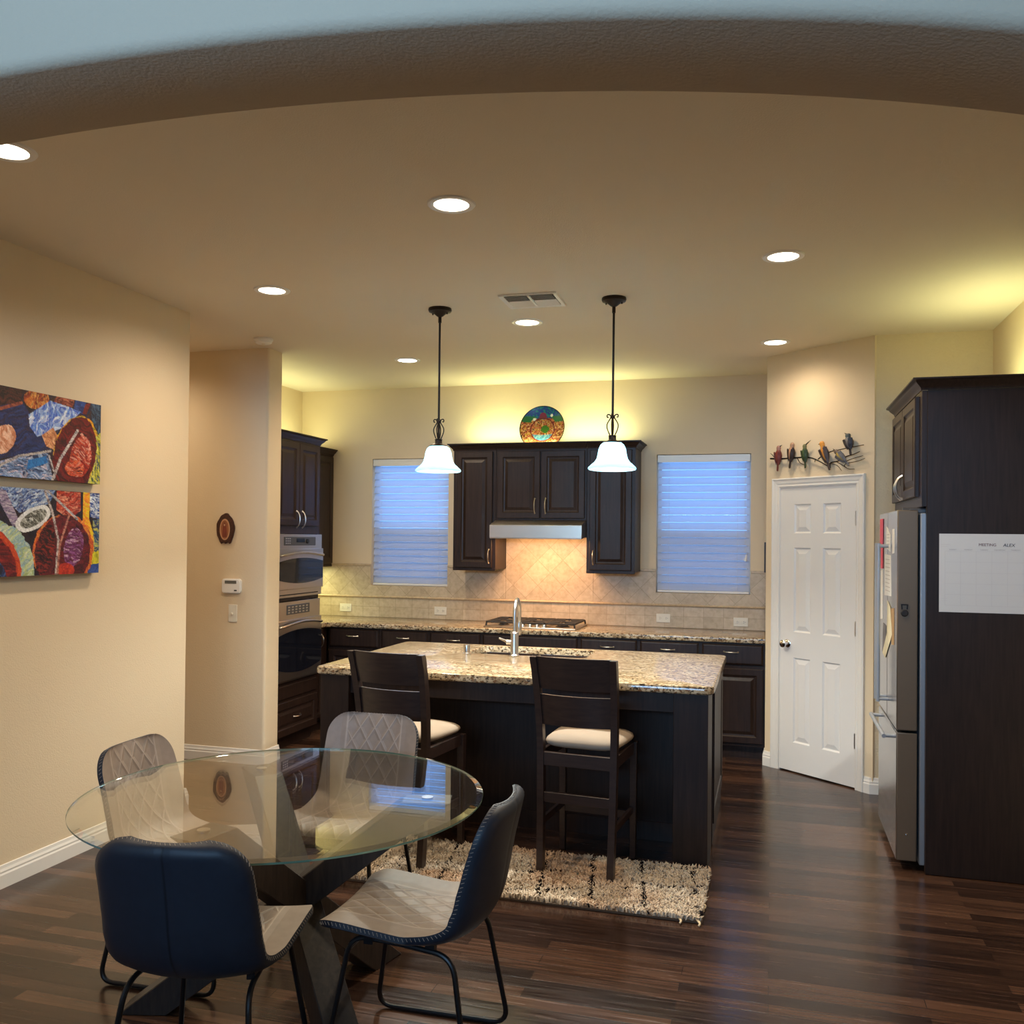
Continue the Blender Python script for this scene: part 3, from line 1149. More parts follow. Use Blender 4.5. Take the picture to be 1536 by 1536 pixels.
obj('plate_body', b, plain('dark glazed clay', (.05, .045, .04), .3), t)

# base cabinets
BY = 7.125
g = 'dark base cabinets along the back wall'
edges = [-3.655, -3.170, -2.732, -2.273, -1.461, -.989, -.516, -.040]
labs = ['dark base cabinet at the left inner corner, below the first outlet', 'dark base cabinet below the left window, second from the oven corner',
        'dark base cabinet just left of the cooktop', 'wide dark base cabinet directly under the gas cooktop',
        'dark base cabinet just right of the cooktop', 'dark base cabinet below the right window, second from the pantry wall',
        'dark base cabinet against the pantry wall, its door visible past the island']
for i in range(7):
    a, c = edges[i] + .012, edges[i + 1] - .012
    mid = (a + c) / 2
    if i == 3:
        doors = [(a, mid - .003, .125, .685, (mid - .04, .6, .10)), (mid + .003, c, .125, .685, (mid + .04, .6, .10))]
        dw = [(a, c, .712, .868, None, False)]
    else:
        doors = [(a, c, .125, .685, (a + .04 if i > 3 else c - .04, .6, .10))] if i < 6 else [(a, c, .125, .685, None)]
        dw = [(a, c, .712, .868, (mid - .01, .808, .105), False)]
    cabinet('base_cabinet', labs[i], 'cabinet', edges[i], edges[i + 1], 0, .878, (0, BY, 0), 0, YB - BY - .004, doors, g, dw, True)
# short leg beside the oven tower, facing +x : local x = world y
XF_ = -3.672
cabinet('base_cabinet', 'narrow dark corner base cabinet between the oven tower and the back run', 'cabinet', 6.830, 7.122, 0, .878, (XF_, 0, 0), R(90), XF_ - XK - .004,
        [(6.842, 7.02, .125, .868, (6.967, .775, .115), .04)], None, None, True)

# countertop (L) with eased edge
def slab(outline, z0, z1, ease=.010):
    b = B()
    prism(b, outline, z0, z1, 'z')
    es = [e for e in b.edges if abs(e.verts[0].co.z - e.verts[1].co.z) < 1e-6]
    bmesh.ops.bevel(b, geom=es, offset=ease, segments=3, profile=.5, affect='EDGES')
    return b
CT = .92
o_ = [(XK + .003, YB - .003), (XK + .003, 6.826), (-3.645, 6.826), (-3.645, 7.04), (-3.60, 7.09), (XP - .003, 7.09), (XP - .003, YB - .003)]
tag(obj('countertop', slab(o_, .879, CT), M_GRANITE), 'speckled gold granite countertop running along the back wall under the backsplash', 'countertop')

# backsplash
t = thing('tile_backsplash', 'travertine tile backsplash with diagonal tiles behind the cooktop', 'backsplash', (0, YB, 0))
bm = B()
y0, y1 = -.011, -.001
ZT = 1.385
box(bm, XK + .012, W1[0], y0, y1, 1.105, ZT); box(bm, W1[1], -2.247, y0, y1, 1.105, ZT)
box(bm, -2.245, -1.466, y0, y1, 1.105, 1.803); box(bm, -1.464, W2[0], y0, y1, 1.105, ZT - .003); box(bm, W2[1], XP - .001, y0, y1, 1.105, ZT)
for w in (W1, W2):
    box(bm, w[0], w[1], y0, y1, 1.105, WZ[0])
obj('diagonal_tiles', bm, M_TILED, t, smooth=False)
bm = B(); box(bm, XK + .012, XP - .001, y0, y1, CT + .001, 1.100)
obj('straight_tiles', bm, M_TILES, t, smooth=False)
for xa, xb in ((XK + .012, W1[0]), (W1[1], -2.63), (-1.062, W2[0]), (W2[1], XP - .001)):
    bm = B(); box(bm, xa, xb, y0 - .003, y1, ZT + .001, ZT + .022, .003)
    obj('border_tile', bm, M_LISTEL, t)
bm = B(); sweep(bm, [(XP - .001, 0), (XK + .012, 0)], [(.001, 1.092), (.014, 1.094), (.024, 1.100), (.027, 1.106), (.022, 1.112), (.014, 1.115), (.001, 1.117)])
obj('chair_rail', bm, M_LISTEL, t)
t = thing('side_backsplash', 'travertine tile backsplash on the left wall glowing under the corner cabinet', 'backsplash', (XK, 0, 0), R(90))
bm = B(); box(bm, 6.83, YB - .012, y0, y1, 1.105, 1.385); obj('diagonal_tiles', bm, M_TILED, t, smooth=False)
bm = B(); box(bm, 6.83, YB - .012, y0, y1, CT + .001, 1.100); obj('straight_tiles', bm, M_TILES, t, smooth=False)
bm = B(); sweep(bm, [(YB - .03, 0), (6.83, 0)], [(.001, 1.092), (.014, 1.094), (.024, 1.100), (.027, 1.106), (.022, 1.112), (.014, 1.115), (.001, 1.117)])
obj('chair_rail', bm, M_LISTEL, t)

# outlets
def outlet():
    t = thing('wall_outlet', 'x', 'outlet', (0, 0, 0), 0, 'outlets on the backsplash')
    b = B(); box(b, -.058, .058, -.006, 0, -.036, .036, .003)
    obj('cover_plate', b, M_PLASTIC, t)
    for sx in (-.026, .026):
        b = B(); box(b, sx - .019, sx + .019, -.0085, -.005, -.015, .015, .002)
        s = obj('socket', b, M_PLASTIC, t)
        b = B()
        for dz in (-.006, .006):
            box(b, sx - .006, sx + .003, -.0092, -.0082, dz - .0012, dz + .0012)
        box(b, sx + .008, sx + .012, -.0092, -.0082, -.002, .002)
        obj('slots', b, M_DARKPL, s, smooth=False)
    return t


o0 = outlet()
for i, (x_, z_, lb) in enumerate([(-3.786, .998, 'ivory outlet nearest the oven tower corner on the backsplash'), (-2.853, .996, 'ivory outlet below the left window, left of the cooktop'),
                                  (-.867, .997, 'ivory outlet below the left edge of the right window'), (-.237, .985, 'ivory outlet nearest the pantry wall on the backsplash')]):
    o = o0 if i == 0 else dup(o0, (0, 0, 0))
    o.location = (x_, YB - .0115, z_); o['label'] = lb

# cooktop
t = thing('gas_cooktop', 'stainless gas cooktop with black cast iron grates under the hood', 'cooktop', (-1.885, 7.405, CT))
b = B(); box(b, -.385, .385, -.255, .255, .0008, .014, .006)
obj('cooktop_tray', b, M_STEEL, t)
for i, (bx, by, br_) in enumerate([(-.25, .12, .045), (-.25, -.11, .035), (0, .03, .055), (.25, .12, .035), (.25, -.11, .045)]):
    b = B(); lathe(b, [(br_ + .012, .013), (br_ + .012, .018), (br_, .020), (br_, .028), (br_ * .8, .034), (0, .035)], 24, mat=Matrix.Translation((bx, by, 0)))
    obj('burner', b, M_CAST, t)
for gx in (-.25, 0, .25):
    b = B()
    w, h, z = .118, .215, .045
    tube(b, fillet([(gx - w, -h, z), (gx + w, -h, z), (gx + w, h, z), (gx - w, h, z), (gx - w, -h, z)], .02, 4), .008, 8)
    for yy in (-.11, .11):
        tube(b, [(gx - w, yy, z), (gx - .025, yy, z + .004)], .008, 8); tube(b, [(gx + w, yy, z), (gx + .025, yy, z + .004)], .008, 8)
    tube(b, [(gx - w, 0, z), (gx + w, 0, z)], .008, 8)
    tube(b, [(gx, -h, z), (gx, -.14, z + .004)], .008, 8); tube(b, [(gx, h, z), (gx, .14, z + .004)], .008, 8)
    for sx in (-1, 1):
        for sy in (-1, 1):
            tube(b, [(gx + sx * w, sy * h, z), (gx + sx * (w + .004), sy * (h + .004), .014)], .007, 8)
    obj('grate', b, M_CAST, t)
for k in range(5):
    b = B(); lathe(b, [(.021, .013), (.019, .024), (.016, .036), (0, .037)], 20, mat=Matrix.Translation((-.12 + k * .06, -.215, 0)))
    obj('knob', b, M_NICKEL, t)

# ------------------------------------------------------------------ oven tower (faces +x)
TX = -3.60
TL, TR = 6.075, 6.822
t = thing('oven_cabinet', 'tall dark oven tower cabinet beside the hallway wall', 'cabinet', (TX, 0, 0), R(90))
DEP = TX - XK - .004
b = B()
box(b, TL, TR, .055, DEP, 0, .10)
box(b, TL, TL + .03, 0, DEP, .10, 2.405); box(b, TR - .03, TR, 0, DEP, .10, 2.405)
box(b, TL + .03, TR - .03, .30, DEP, .10, 2.405)
box(b, TL + .03, TR - .03, 0, .3, 1.672, 2.405); box(b, TL + .03, TR - .03, 0, .3, .10, .52)
box(b, TL + .03, TR - .03, 0, .3, 1.150, 1.176)
obj('cabinet_body', b, M_CAB, t, smooth=False)
mid = (TL + TR) / 2 + .008
for d in ((TL + .03, mid - .002, mid - .045), (mid + .002, TR - .03, mid + .045)):
    b = B(); raised(b, d[0], d[1], 1.735, 2.385, -.021); dr = obj('door', b, M_CAB, t, smooth=False)
    b = B(); pull(b, d[2], -.021, 1.785, .13); obj('handle', b, M_NICKEL, dr)
b = B(); raised(b, TL + .03, TR - .03, .115, .375, -.021, .06); dr = obj('drawer', b, M_CAB, t, smooth=False)
b = B(); pull(b, mid, -.021, .245, .11, False, .026); obj('handle', b, M_NICKEL, dr)
b = B(); loops(b, TL + .03, TR - .03, .395, .500, -.012, [(0, .012), (0, .004), (.008, 0), (.01, 0)]); obj('lower_panel', b, M_CAB, t, smooth=False)
b = B(); sweep(b, [(TR, .325), (TR, 0), (TL, 0)], CROWN, lambda x, y, c: (x, y, 2.401 + c)); obj('crown_moulding', b, M_CAB, t, ang=.9)


def arc_panel(b, x0, x1, zb, zt, bulge_b, bulge_t, y0, y1, n=24):
    xs = [x0 + (x1 - x0) * i / n for i in range(n + 1)]
    q = lambda x: 1 - ((x - (x0 + x1) / 2) / ((x1 - x0) / 2)) ** 2
    out = [(x, zb - bulge_b * q(x)) for x in xs] + [(x, zt + bulge_t * q(x)) for x in xs[::-1]]
    return prism(b, out, y0, y1, 'y')


a0, a1 = TL + .034, TR - .003
cx_ = (a0 + a1) / 2
t = thing('wall_microwave', 'built-in stainless microwave with curved dark window, upper of the two ovens', 'microwave', (TX, 0, 0), R(90))
b = B(); box(b, a0, a1, -.030, -.001, 1.178, 1.668, .003); box(b, a0 + .03, a1 - .03, 0, .28, 1.18, 1.66)
obj('housing', b, M_STEEL, t)
b = B(); loops(b, a0 + .10, a1 - .11, 1.580, 1.648, -.034, [(0, .004), (.004, 0), (.006, 0)]); cp = obj('control_panel', b, M_DARKPL, t)
b = B(); box(b, cx_ - .07, cx_ + .06, -.036, -.033, 1.605, 1.635); obj('display', b, M_BLACKGL, cp, smooth=False)
b = B(); lathe(b, [(.020, 0), (.018, .010), (0, .011)], 20, mat=Matrix.Translation((cx_ + .10, -.034, 1.614)) @ Matrix.Rotation(R(90), 4, 'X')); obj('dial', b, M_BLACKM, cp)
b = B()
for i in range(3):
    for j in range(3):
        box(b, a0 + .12 + i * .028, a0 + .138 + i * .028, -.0355, -.0335, 1.592 + j * .018, 1.602 + j * .018)
obj('buttons', b, M_NICKEL, cp, smooth=False)
b = B(); box(b, a0 + .001, a1 - .001, -.046, -.031, 1.240, 1.555, .004); dr = obj('oven_door', b, M_STEEL, t)
b = B(); arc_panel(b, a0 + .012, a1 - .012, 1.315, 1.455, .030, .028, -.049, -.045); obj('door_window', b, M_BLACKGL, dr, smooth=False)
b = B(); tube(b, smooth_path([(a0 + .02, -.046, 1.498), (a0 + .06, -.068, 1.506), (cx_, -.078, 1.527), (a1 - .06, -.068, 1.506), (a1 - .02, -.046, 1.498)], 8), .009, 10); obj('handle', b, M_STEEL, dr)
b = B()
box(b, a0 + .05, a1 - .06, -.032, -.029, 1.196, 1.204); obj('vent_slot', b, M_BLACK, t, smooth=False)

t = thing('wall_oven', 'built-in wall oven with large black curved window, below the microwave', 'oven', (TX, 0, 0), R(90))
b = B(); box(b, a0, a1 - .012, -.026, -.001, .53, 1.146, .003); box(b, a0 + .03, a1 - .03, 0, .28, .53, 1.14)
obj('housing', b, M_STEEL, t)
b = B(); loops(b, a0 + .16, a1 - .19, 1.045, 1.120, -.030, [(0, .004), (.004, 0), (.006, 0)]); cp = obj('control_panel', b, M_DARKPL, t)
b = B()
for i in range(6):
    for j in range(3):
        box(b, a0 + .175 + i * .056, a0 + .205 + i * .056, -.0315, -.0295, 1.055 + j * .021, 1.066 + j * .021)
obj('buttons', b, M_NICKEL, cp, smooth=False)
b = B(); box(b, a0 + .001, a1 - .013, -.042, -.027, .545, 1.005, .004); dr = obj('oven_door', b, M_STEEL, t)
b = B(); arc_panel(b, a0 + .006, a1 - .018, .640, .890, .045, .035, -.045, -.041); obj('door_window', b, M_BLACKGL, dr, smooth=False)
b = B(); tube(b, smooth_path([(a0 + .02, -.042, .955), (a0 + .06, -.066, .965), (cx_, -.080, .988), (a1 - .07, -.066, .965), (a1 - .03, -.042, .955)], 8), .010, 10); obj('handle', b, M_STEEL, dr)

# corner wall cabinet beyond the tower
CXF = -3.937
cabinet('corner_wall_cabinet', 'dark wall cabinet in the far left corner behind the oven tower', 'cabinet', 6.828, YB - .002, 1.388, 2.405, (CXF, 0, 0), R(90), CXF - XK - .004,
        [(6.850, 7.268, 1.405, 2.388, (7.235, 1.5, .115)), (7.276, YB - .03, 1.405, 2.388, (7.31, 1.5, .115))], crown=[(YB - .004, 0), (6.828, 0)], light_rail=True)

# ------------------------------------------------------------------ island
IR = 0
IC = (-1.370, 5.30)
t = thing('kitchen_island', 'dark kitchen island cabinet with open knee space and corner posts', 'island', (*IC, 0), IR)
hx = 1.072; yf_, yb_ = -.628, .655
b = B()
box(b, -hx, hx, -.225, yb_, .0, .66)
box(b, -hx, hx, -.225, -.19, .66, .878); box(b, -hx, hx, yb_ - .035, yb_, .66, .878)
box(b, -hx, -hx + .04, -.19, yb_ - .035, .66, .878); box(b, hx - .04, hx, -.19, yb_ - .035, .66, .878)
obj('cabinet_body', b, M_CAB, t, smooth=False)
for s_ in (-1, 1):
    b = B()
    xa, xb = sorted((s_ * hx, s_ * (hx - .172)))
    box(b, xa, xb, yf_, -.30, 0, .878, .002, 1)
    xa, xb = sorted((s_ * (hx - .03), s_ * (hx - .172)))
    box(b, xa, xb, -.30, -.225, 0, .878)
    obj('corner_post', b, M_CAB, t, smooth=False)
b = B(); box(b, -hx + .172, hx - .172, yf_ + .03, yf_ + .05, .775, .878)
obj('apron', b, M_CAB, t, smooth=False)
for s_ in (-1, 1):
    mm = Matrix.Translation((s_ * hx, 0, 0)) @ Matrix.Rotation(R(90 if s_ > 0 else -90), 4, 'Z')
    b = B()
    xa, xb = (-.225, yb_) if s_ > 0 else (-yb_, .225)
    loops(b, xa + .02, xb - .02, .11, .86, -.008, [(0, .008), (0, .0), (.07, 0), (.08, .006), (.09, .006)], back=False)
    b.transform(mm)
    obj('side_panel', b, M_CAB, t, smooth=False)
b = B(); box(b, -hx + .172, hx - .172, -.240, -.226, .0, .10); obj('knee_base', b, M_CAB, t, smooth=False)

# island top with a sink cut-out (local coordinates as the island)
t2 = thing('island_countertop', 'speckled gold granite island countertop with a sink cut-out', 'countertop', (*IC, 0), IR)
hx2, y0_, y1_ = 1.100, -.655, .700
SX0, SX1, SY0, SY1 = -.50, .27, .225, .635
def rrect(x0, x1, y0, y1, r, n=5):
    out = []
    for cx, cy, a0 in ((x1 - r, y0 + r, -90), (x1 - r, y1 - r, 0), (x0 + r, y1 - r, 90), (x0 + r, y0 + r, 180)):
        for k in range(n + 1):
            a = R(a0 + 90 * k / n)
            out.append((cx + r * math.cos(a), cy + r * math.sin(a)))
    return out
outer = rrect(-hx2, hx2, y0_, y1_, .045)
inner = rrect(SX0, SX1, SY0, SY1, .06)
b = B()
def ringverts(pts, z): return [b.verts.new((x, y, z)) for x, y in pts]
def shrink(pts, x0, x1, y0, y1, d):
    return [(x + (d if x < (x0 + x1) / 2 else -d) , y + (d if y < (y0 + y1) / 2 else -d)) for x, y in pts]
levels = [(.006, .879), (0, .885), (0, .910), (.003, .917), (.010, CT)]
LV = [ringverts(shrink(outer, -hx2, hx2, y0_, y1_, d), z) for d, z in levels]
IV = [ringverts(shrink(inner, SX0, SX1, SY0, SY1, -d), z) for d, z in ((.008, CT), (.002, .917), (0, .910), (0, .879))]
n_ = len(outer)
for A_, B_ in zip(LV, LV[1:]):
    for k in range(n_): b.faces.new((A_[k], A_[(k + 1) % n_], B_[(k + 1) % n_], B_[k]))
for A_, B_ in zip(IV, IV[1:]):
    for k in range(n_): b.faces.new((A_[k], A_[(k + 1) % n_], B_[(k + 1) % n_], B_[k]))
for k in range(n_):
    b.faces.new((LV[-1][k], LV[-1][(k + 1) % n_], IV[0][(k + 1) % n_], IV[0][k]))
    b.faces.new((LV[0][k], LV[0][(k + 1) % n_], IV[-1][(k + 1) % n_], IV[-1][k]))
bmesh.ops.recalc_face_normals(b, faces=b.faces[:])
obj('granite_slab', b, M_GRANITE, t2)

t = thing('kitchen_sink', 'stainless undermount sink with two bowls in the island top', 'sink', (*IC, 0), IR)
b = B()
sm = (SX0 + SX1) / 2 - .02
for xa, xb in ((SX0 + .002, sm - .012), (sm + .012, SX1 - .002)):
    top_ = rrect(xa, xb, SY0 + .002, SY1 - .002, .05)
    bot_ = rrect(xa + .02, xb - .02, SY0 + .022, SY1 - .022, .05)
    A_ = [b.verts.new((x, y, .8785)) for x, y in top_]; B_ = [b.verts.new((x, y, .70)) for x, y in bot_]
    n2_ = len(A_)
    for k in range(n2_): b.faces.new((A_[k], B_[k], B_[(k + 1) % n2_], A_[(k + 1) % n2_]))
    b.faces.new(B_)
    obj_drain = None
box(b, sm - .0125, sm + .0125, SY0 + .01, SY1 - .01, .84, .872, .004)
obj('sink_bowl', b, M_SINK, t)
b = B()
for xa in ((SX0 + sm) / 2, (sm + SX1) / 2):
    lathe(b, [(.04, .7005), (.036, .703), (.02, .702), (0, .7015)], 20, mat=Matrix.Translation((xa, (SY0 + SY1) / 2, 0)))
obj('drain', b, M_CHROME, t)

fx, fy = -1.530, 5.465
t = thing('kitchen_faucet', 'brushed nickel gooseneck faucet standing at the island sink', 'faucet', (fx, fy, CT + .0005))
b = B(); lathe(b, [(.032, 0), (.032, .006), (.026, .012), (.0245, .016), (.0245, .140), (.021, .148), (.014, .153), (0, .153)], 28)
obj('faucet_body', b, M_NICKEL, t)
b = B()
pts = [(0, 0, .14), (0, 0, .262)]
for k in range(1, 13):
    a = PI * k / 12
    pts.append((-.012 * (1 - math.cos(a)) / 2, .075 - .075 * math.cos(a), .262 + .085 * math.sin(a)))
pts.append((-.014, .155, .20))
tube(b, pts, .0125, 14)
lathe(b, [(.014, 0), (.0165, .01), (.0165, .075), (.013, .085), (0, .085)], 18, mat=Matrix.Translation((-.0145, .156, .115)))
obj('spout', b, M_NICKEL, t)
b = B(); tube(b, [(-.02, 0, .085), (-.050, 0, .086)], .017, 14); tube(b, [(-.050, 0, .088), (-.062, .006, .092), (-.105, .02, .105)], [.012, .009, .006], 10)
obj('lever', b, M_NICKEL, t)
t = thing('air_gap_cap', 'small brushed nickel cylinder on the island left of the faucet', 'air gap', (-1.845, 5.475, CT + .0005))
b = B(); lathe(b, [(.026, 0), (.026, .005), (.0205, .008), (.0205, .052), (.018, .058), (0, .059)], 24); obj('cap', b, M_NICKEL, t)
b = B(); box(b, -.004, .004, -.0212, -.0196, .012, .045); obj('vent_slot', b, M_DARKPL, t, smooth=False)

# ------------------------------------------------------------------ fridge, its cabinet, panel, calendar (fridge faces -x)
t = thing('refrigerator', 'stainless french-door refrigerator with papers stuck on its front', 'refrigerator', (.615, 0, 0), R(-90))
# local x = -world y ; local -y = -world x
FY0, FY1 = 4.987, 5.775
b = B(); box(b, -FY1 + .01, -FY0, .108, .72, .03, 1.80, .006)
obj('fridge_body', b, M_FRIDGESIDE, t)
b = B()
for q in (-FY1 + .05, -FY0 - .05):
    for yy in (.16, .66):
        lathe(b, [(.018, 0), (.018, .03), (0, .03)], 12, mat=Matrix.Translation((q, yy, 0)))
obj('feet', b, M_DARKPL, t)
mid = -(FY0 + FY1) / 2
def fdoor(name, x0, x1, z0, z1):
    b = B(); box(b, x0, x1, 0, .098, z0, z1, .006)
    for f in b.faces:
        if abs(f.normal.x) > .7: f.material_index = 1
    return obj(name, b, [M_FRIDGE, M_FRIDGEEDGE], t)
def fhandle(par, pts, post):
    b = B()
    tube(b, pts, .011, 12)
    for a, c in post: tube(b, [a, c], .010, 10)
    obj('handle', b, M_FRIDGESIDE, par)
dn = fdoor('door', mid + .002, -FY0, .700, 1.815)
fhandle(dn, [(mid + .045, -.052, .785), (mid + .045, -.052, 1.645)], [((mid + .045, .0, 1.63), (mid + .045, -.052, 1.63)), ((mid + .045, 0, .80), (mid + .045, -.052, .80))])
df = fdoor('door', -FY1, mid - .002, .700, 1.815)
fhandle(df, [(mid - .045, -.052, .785), (mid - .045, -.052, 1.645)], [((mid - .045, .0, 1.63), (mid - .045, -.052, 1.63)), ((mid - .045, 0, .80), (mid - .045, -.052, .80))])
dz = fdoor('freezer_drawer', -FY1, -FY0, .045, .690)
fhandle(dz, [(-FY1 + .10, -.052, .655), (-FY0 - .06, -.052, .655)], [((-FY1 + .12, 0, .655), (-FY1 + .12, -.052, .655)), ((-FY0 - .08, 0, .655), (-FY0 - .08, -.052, .655))])
b = B(); tube(b, fillet([(-FY0 - .05, .03, 1.817), (-FY0 - .05, .14, 1.817)], .01), .012, 10); box(b, -FY0 - .07, -FY0 - .03, .06, .16, 1.80, 1.822, .004); obj('hinge_cover', b, M_DARKPL, t)
b = B(); lathe(b, [(.006, 0), (.005, .002), (0, .003)], 10, mat=Matrix.Translation((-FY0, .05, .18)) @ Matrix.Rotation(R(90), 4, 'Y')); obj('screw_cap', b, M_CHROME, dz)

# papers on the fridge front: flat sheets at x=.612
def sheet(name, label, cat, pts, mat, off=.0025, group=None, extra=None):
    """pts in world (y,z)"""
    cy = sum(p[0] for p in pts) / len(pts); cz = sum(p[1] for p in pts) / len(pts)
    t = thing(name, label, cat, (.615 - off, cy, cz), R(-90), group)
    b = B(); prism(b, [(-(p[0] - cy), p[1] - cz) for p in pts], -.0006, .0006, 'y')
    obj('sheet', b, mat, t, smooth=False)
    if extra: extra(t)
    return t
def lines(n, x0, x1, z0, z1):
    def f(t):
        b = B()
        for i in range(n):
            z = z0 + (z1 - z0) * i / max(1, n - 1)
            box(b, x0, x1 - (.02 if i % 3 == 2 else 0), -.0010, -.0006, z - .0018, z + .0018)
        obj('printed_lines', b, M_GREYINK, t, smooth=False)
    return f
sheet('note_pad', 'long pink paper pad clipped on the fridge behind the door handle', 'note pad', [(5.72, 1.785), (5.575, 1.785), (5.575, 1.50), (5.72, 1.50)], M_PINK, .004)
sheet('paper_note', 'small white printed note high on the fridge, right of the pink pad', 'paper', [(5.43, 1.74), (5.25, 1.69), (5.26, 1.60), (5.44, 1.62)], M_PAPER, .0015, extra=lines(5, -.06, .06, -.04, .03))
sheet('paper_list', 'long white printed list on the fridge just below the top handle bracket', 'paper', [(5.50, 1.585), (5.235, 1.58), (5.20, 1.365), (5.50, 1.355)], M_PAPER, .0015, extra=lines(9, -.10, .10, -.085, .085))
sheet('paper_card', 'narrow pale card at the near top edge of the fridge door', 'paper', [(5.175, 1.72), (5.08, 1.72), (5.085, 1.595), (5.17, 1.59)], M_PAPER, .0015)
sheet('paper_strip', 'tall white paper strip on the far side of the fridge below the pink pad', 'paper', [(5.70, 1.485), (5.59, 1.495), (5.58, 1.215), (5.70, 1.205)], M_PAPER, .0015)
sheet('paper_pennant', 'bent cream paper pennant hanging low on the fridge front', 'paper', [(5.36, 1.335), (5.235, 1.305), (5.15, 1.165), (5.44, 1.01), (5.57, 1.025), (5.37, 1.155)], M_CREAM, .0035)
sheet('photo_print', 'dark photograph print behind the cream pennant, on its left', 'photo', [(5.56, 1.195), (5.42, 1.19), (5.44, 1.035), (5.60, 1.03)], M_PHOTO, .0012)
sheet('tan_card', 'tan and brown card at the near edge of the fridge door, low', 'paper', [(5.215, 1.30), (5.09, 1.31), (5.09, 1.12), (5.19, 1.11)], M_TANPAPER, .0012)

t = thing('bottle_opener', 'small dark bottle opener magnet on the side edge of the fridge door', 'bottle opener', (.650, FY0 - .0005, 1.30))
b = B()
sweep(b, [(-.012, .012), (-.014, .036), (.014, .036), (.012, .012)], [(-.003, 0), (-.003, .006), (.003, .006), (.003, 0)], lambda x, y, c: (x, -c, y))
obj('opener_frame', b, M_IRON, t, smooth=False)
b = B(); lathe(b, [(.018, 0), (.018, .005), (.014, .008), (0, .008)], 20, mat=Matrix.Translation((0, 0, -.006)) @ Matrix.Rotation(R(90), 4, 'X')); obj('magnet', b, M_CAST, t)

PY0, PY1, PX = 4.946, 4.982, .746
t = thing('fridge_end_panel', 'tall black-brown panel enclosing the near side of the fridge', 'panel', (PX, PY0, 0))
b = B(); box(b, 0, XR - PX - .003, 0, PY1 - PY0, 0.002, 2.4135, .002, 1); obj('panel_board', b, M_CAB, t, smooth=False)
t = thing('fridge_cabinet', 'two-door wall cabinet above the refrigerator', 'cabinet', (.722, 0, 0), R(-90))
CY0, CY1 = PY1 + .001, 5.965
b = B(); box(b, -CY1, -CY0, 0, XR - .722 - .004, 1.875, 2.412, .001, 1)
box(b, -CY1, -CY0, .0, .02, 1.832, 1.875)
box(b, -CY0, -PY0 - .001, .0, PX - .7225, 1.832, 2.4125)
box(b, -CY1, -CY1 + .02, .0, .5, 1.832, 1.876)
obj('cabinet_body', b, M_CAB, t, smooth=False)
mid = -(CY0 + CY1) / 2 - .03
for d in ((-CY1 + .02, mid - .002, mid - .035), (mid + .002, -CY0 - .055, mid + .035)):
    b = B(); raised(b, d[0], d[1], 1.885, 2.395, -.021); dr = obj('door', b, M_CAB, t, smooth=False)
    b = B(); pull(b, d[2], -.021, 1.955, .13, True, .036, .005); obj('handle', b, M_NICKEL, dr)
b = B(); sweep(b, [(-PY0, XR - .722 - .006), (-PY0, .016), (-PY0, 0), (-CY1, 0), (-CY1, .3)], CROWN, lambda x, y, c: (x, y, 2.413 + c))
obj('crown_moulding', b, M_CAB, t, ang=.9)

t = thing('wall_calendar', 'large white monthly calendar sheet fixed on the black-brown fridge panel', 'calendar', (1.075, PY0 - .0012, 1.502))
b = B(); box(b, -.272, .272, -.0006, .0006, -.194, .194); obj('calendar_sheet', b, M_PAPER, t, smooth=False)
b = B()
for i in range(8):
    x_ = -.245 + i * .07
    box(b, x_ - .0006, x_ + .0006, -.0009, -.0006, -.16, .108)
for i in range(6):
    z_ = .108 - i * .0536
    box(b, -.245, .245, -.0009, -.0006, z_ - .0006, z_ + .0006)
box(b, -.262, -.225, -.0009, -.0006, .139, .141); box(b, -.262, -.232, -.0009, -.0006, .130, .1315)
box(b, -.262, -.235, -.0009, -.0006, -.128, -.127); box(b, -.262, -.235, -.0009, -.0006, -.138, -.137)
obj('printed_grid', b, M_FAINT, t, smooth=False)
for i, dn in enumerate(['SUNDAY', 'MONDAY', 'TUESDAY', 'WEDNESDAY', 'THURSDAY', 'FRIDAY', 'SATURDAY']):
    text_mesh('weekday', dn, .0085, M_GREYINK, t, (-.21 + i * .07, -.0011, .1155), (R(90), 0, 0), .0001)
text_mesh('month_writing', 'MEETING', .019, M_REDINK, t, (-.055, -.0011, .140), (R(90), 0, R(0)), .0002)
text_mesh('hand_writing', 'ALEX', .022, M_INK, t, (.040, -.0011, .139), (R(90), R(1), 0), .0002, .15)

# ------------------------------------------------------------------ hallway wall fittings
t = thing('wall_plaque', 'dark wooden bark-edged plaque with a small robed figure, on the hallway wall', 'plaque', (-3.843, YT0, 1.702))
b = B()
out = []
for k in range(40):
    a = 2 * PI * k / 40
    r = 1 + .02 * math.sin(5 * a + 1) + .02 * math.sin(9 * a) + random.uniform(-.015, .015)
    x_ = .074 * r * math.sin(a); z_ = .112 * r * math.cos(a)
    if z_ > 0: x_ *= 1 - .15 * (z_ / .115) ** 2
    if z_ < -.09: z_ = -.098 - .006 * (k % 3)
    out.append((x_, z_))
prism(b, out, -.018, -.001, 'y')
bmesh.ops.bevel(b, geom=[e for e in b.edges if abs(e.verts[0].co.y - e.verts[1].co.y) < 1e-5 and e.verts[0].co.y < -.01], offset=.004, segments=2, affect='EDGES')
obj('bark_slab', b, plain('dark bark wood', (.055, .018, .012), .5, var=.4, bump=(60, .5, .003)), t)
def ell(rx, rz, n=36, cz=0): return [(rx * math.sin(2 * PI * k / n), cz + rz * math.cos(2 * PI * k / n)) for k in range(n)]
b = B(); prism(b, ell(.042, .078, cz=-.006), -.0195, -.0175, 'y'); obj('picture_oval', b, plain('pale peach paint', (.55, .30, .17), .5), t, smooth=False)
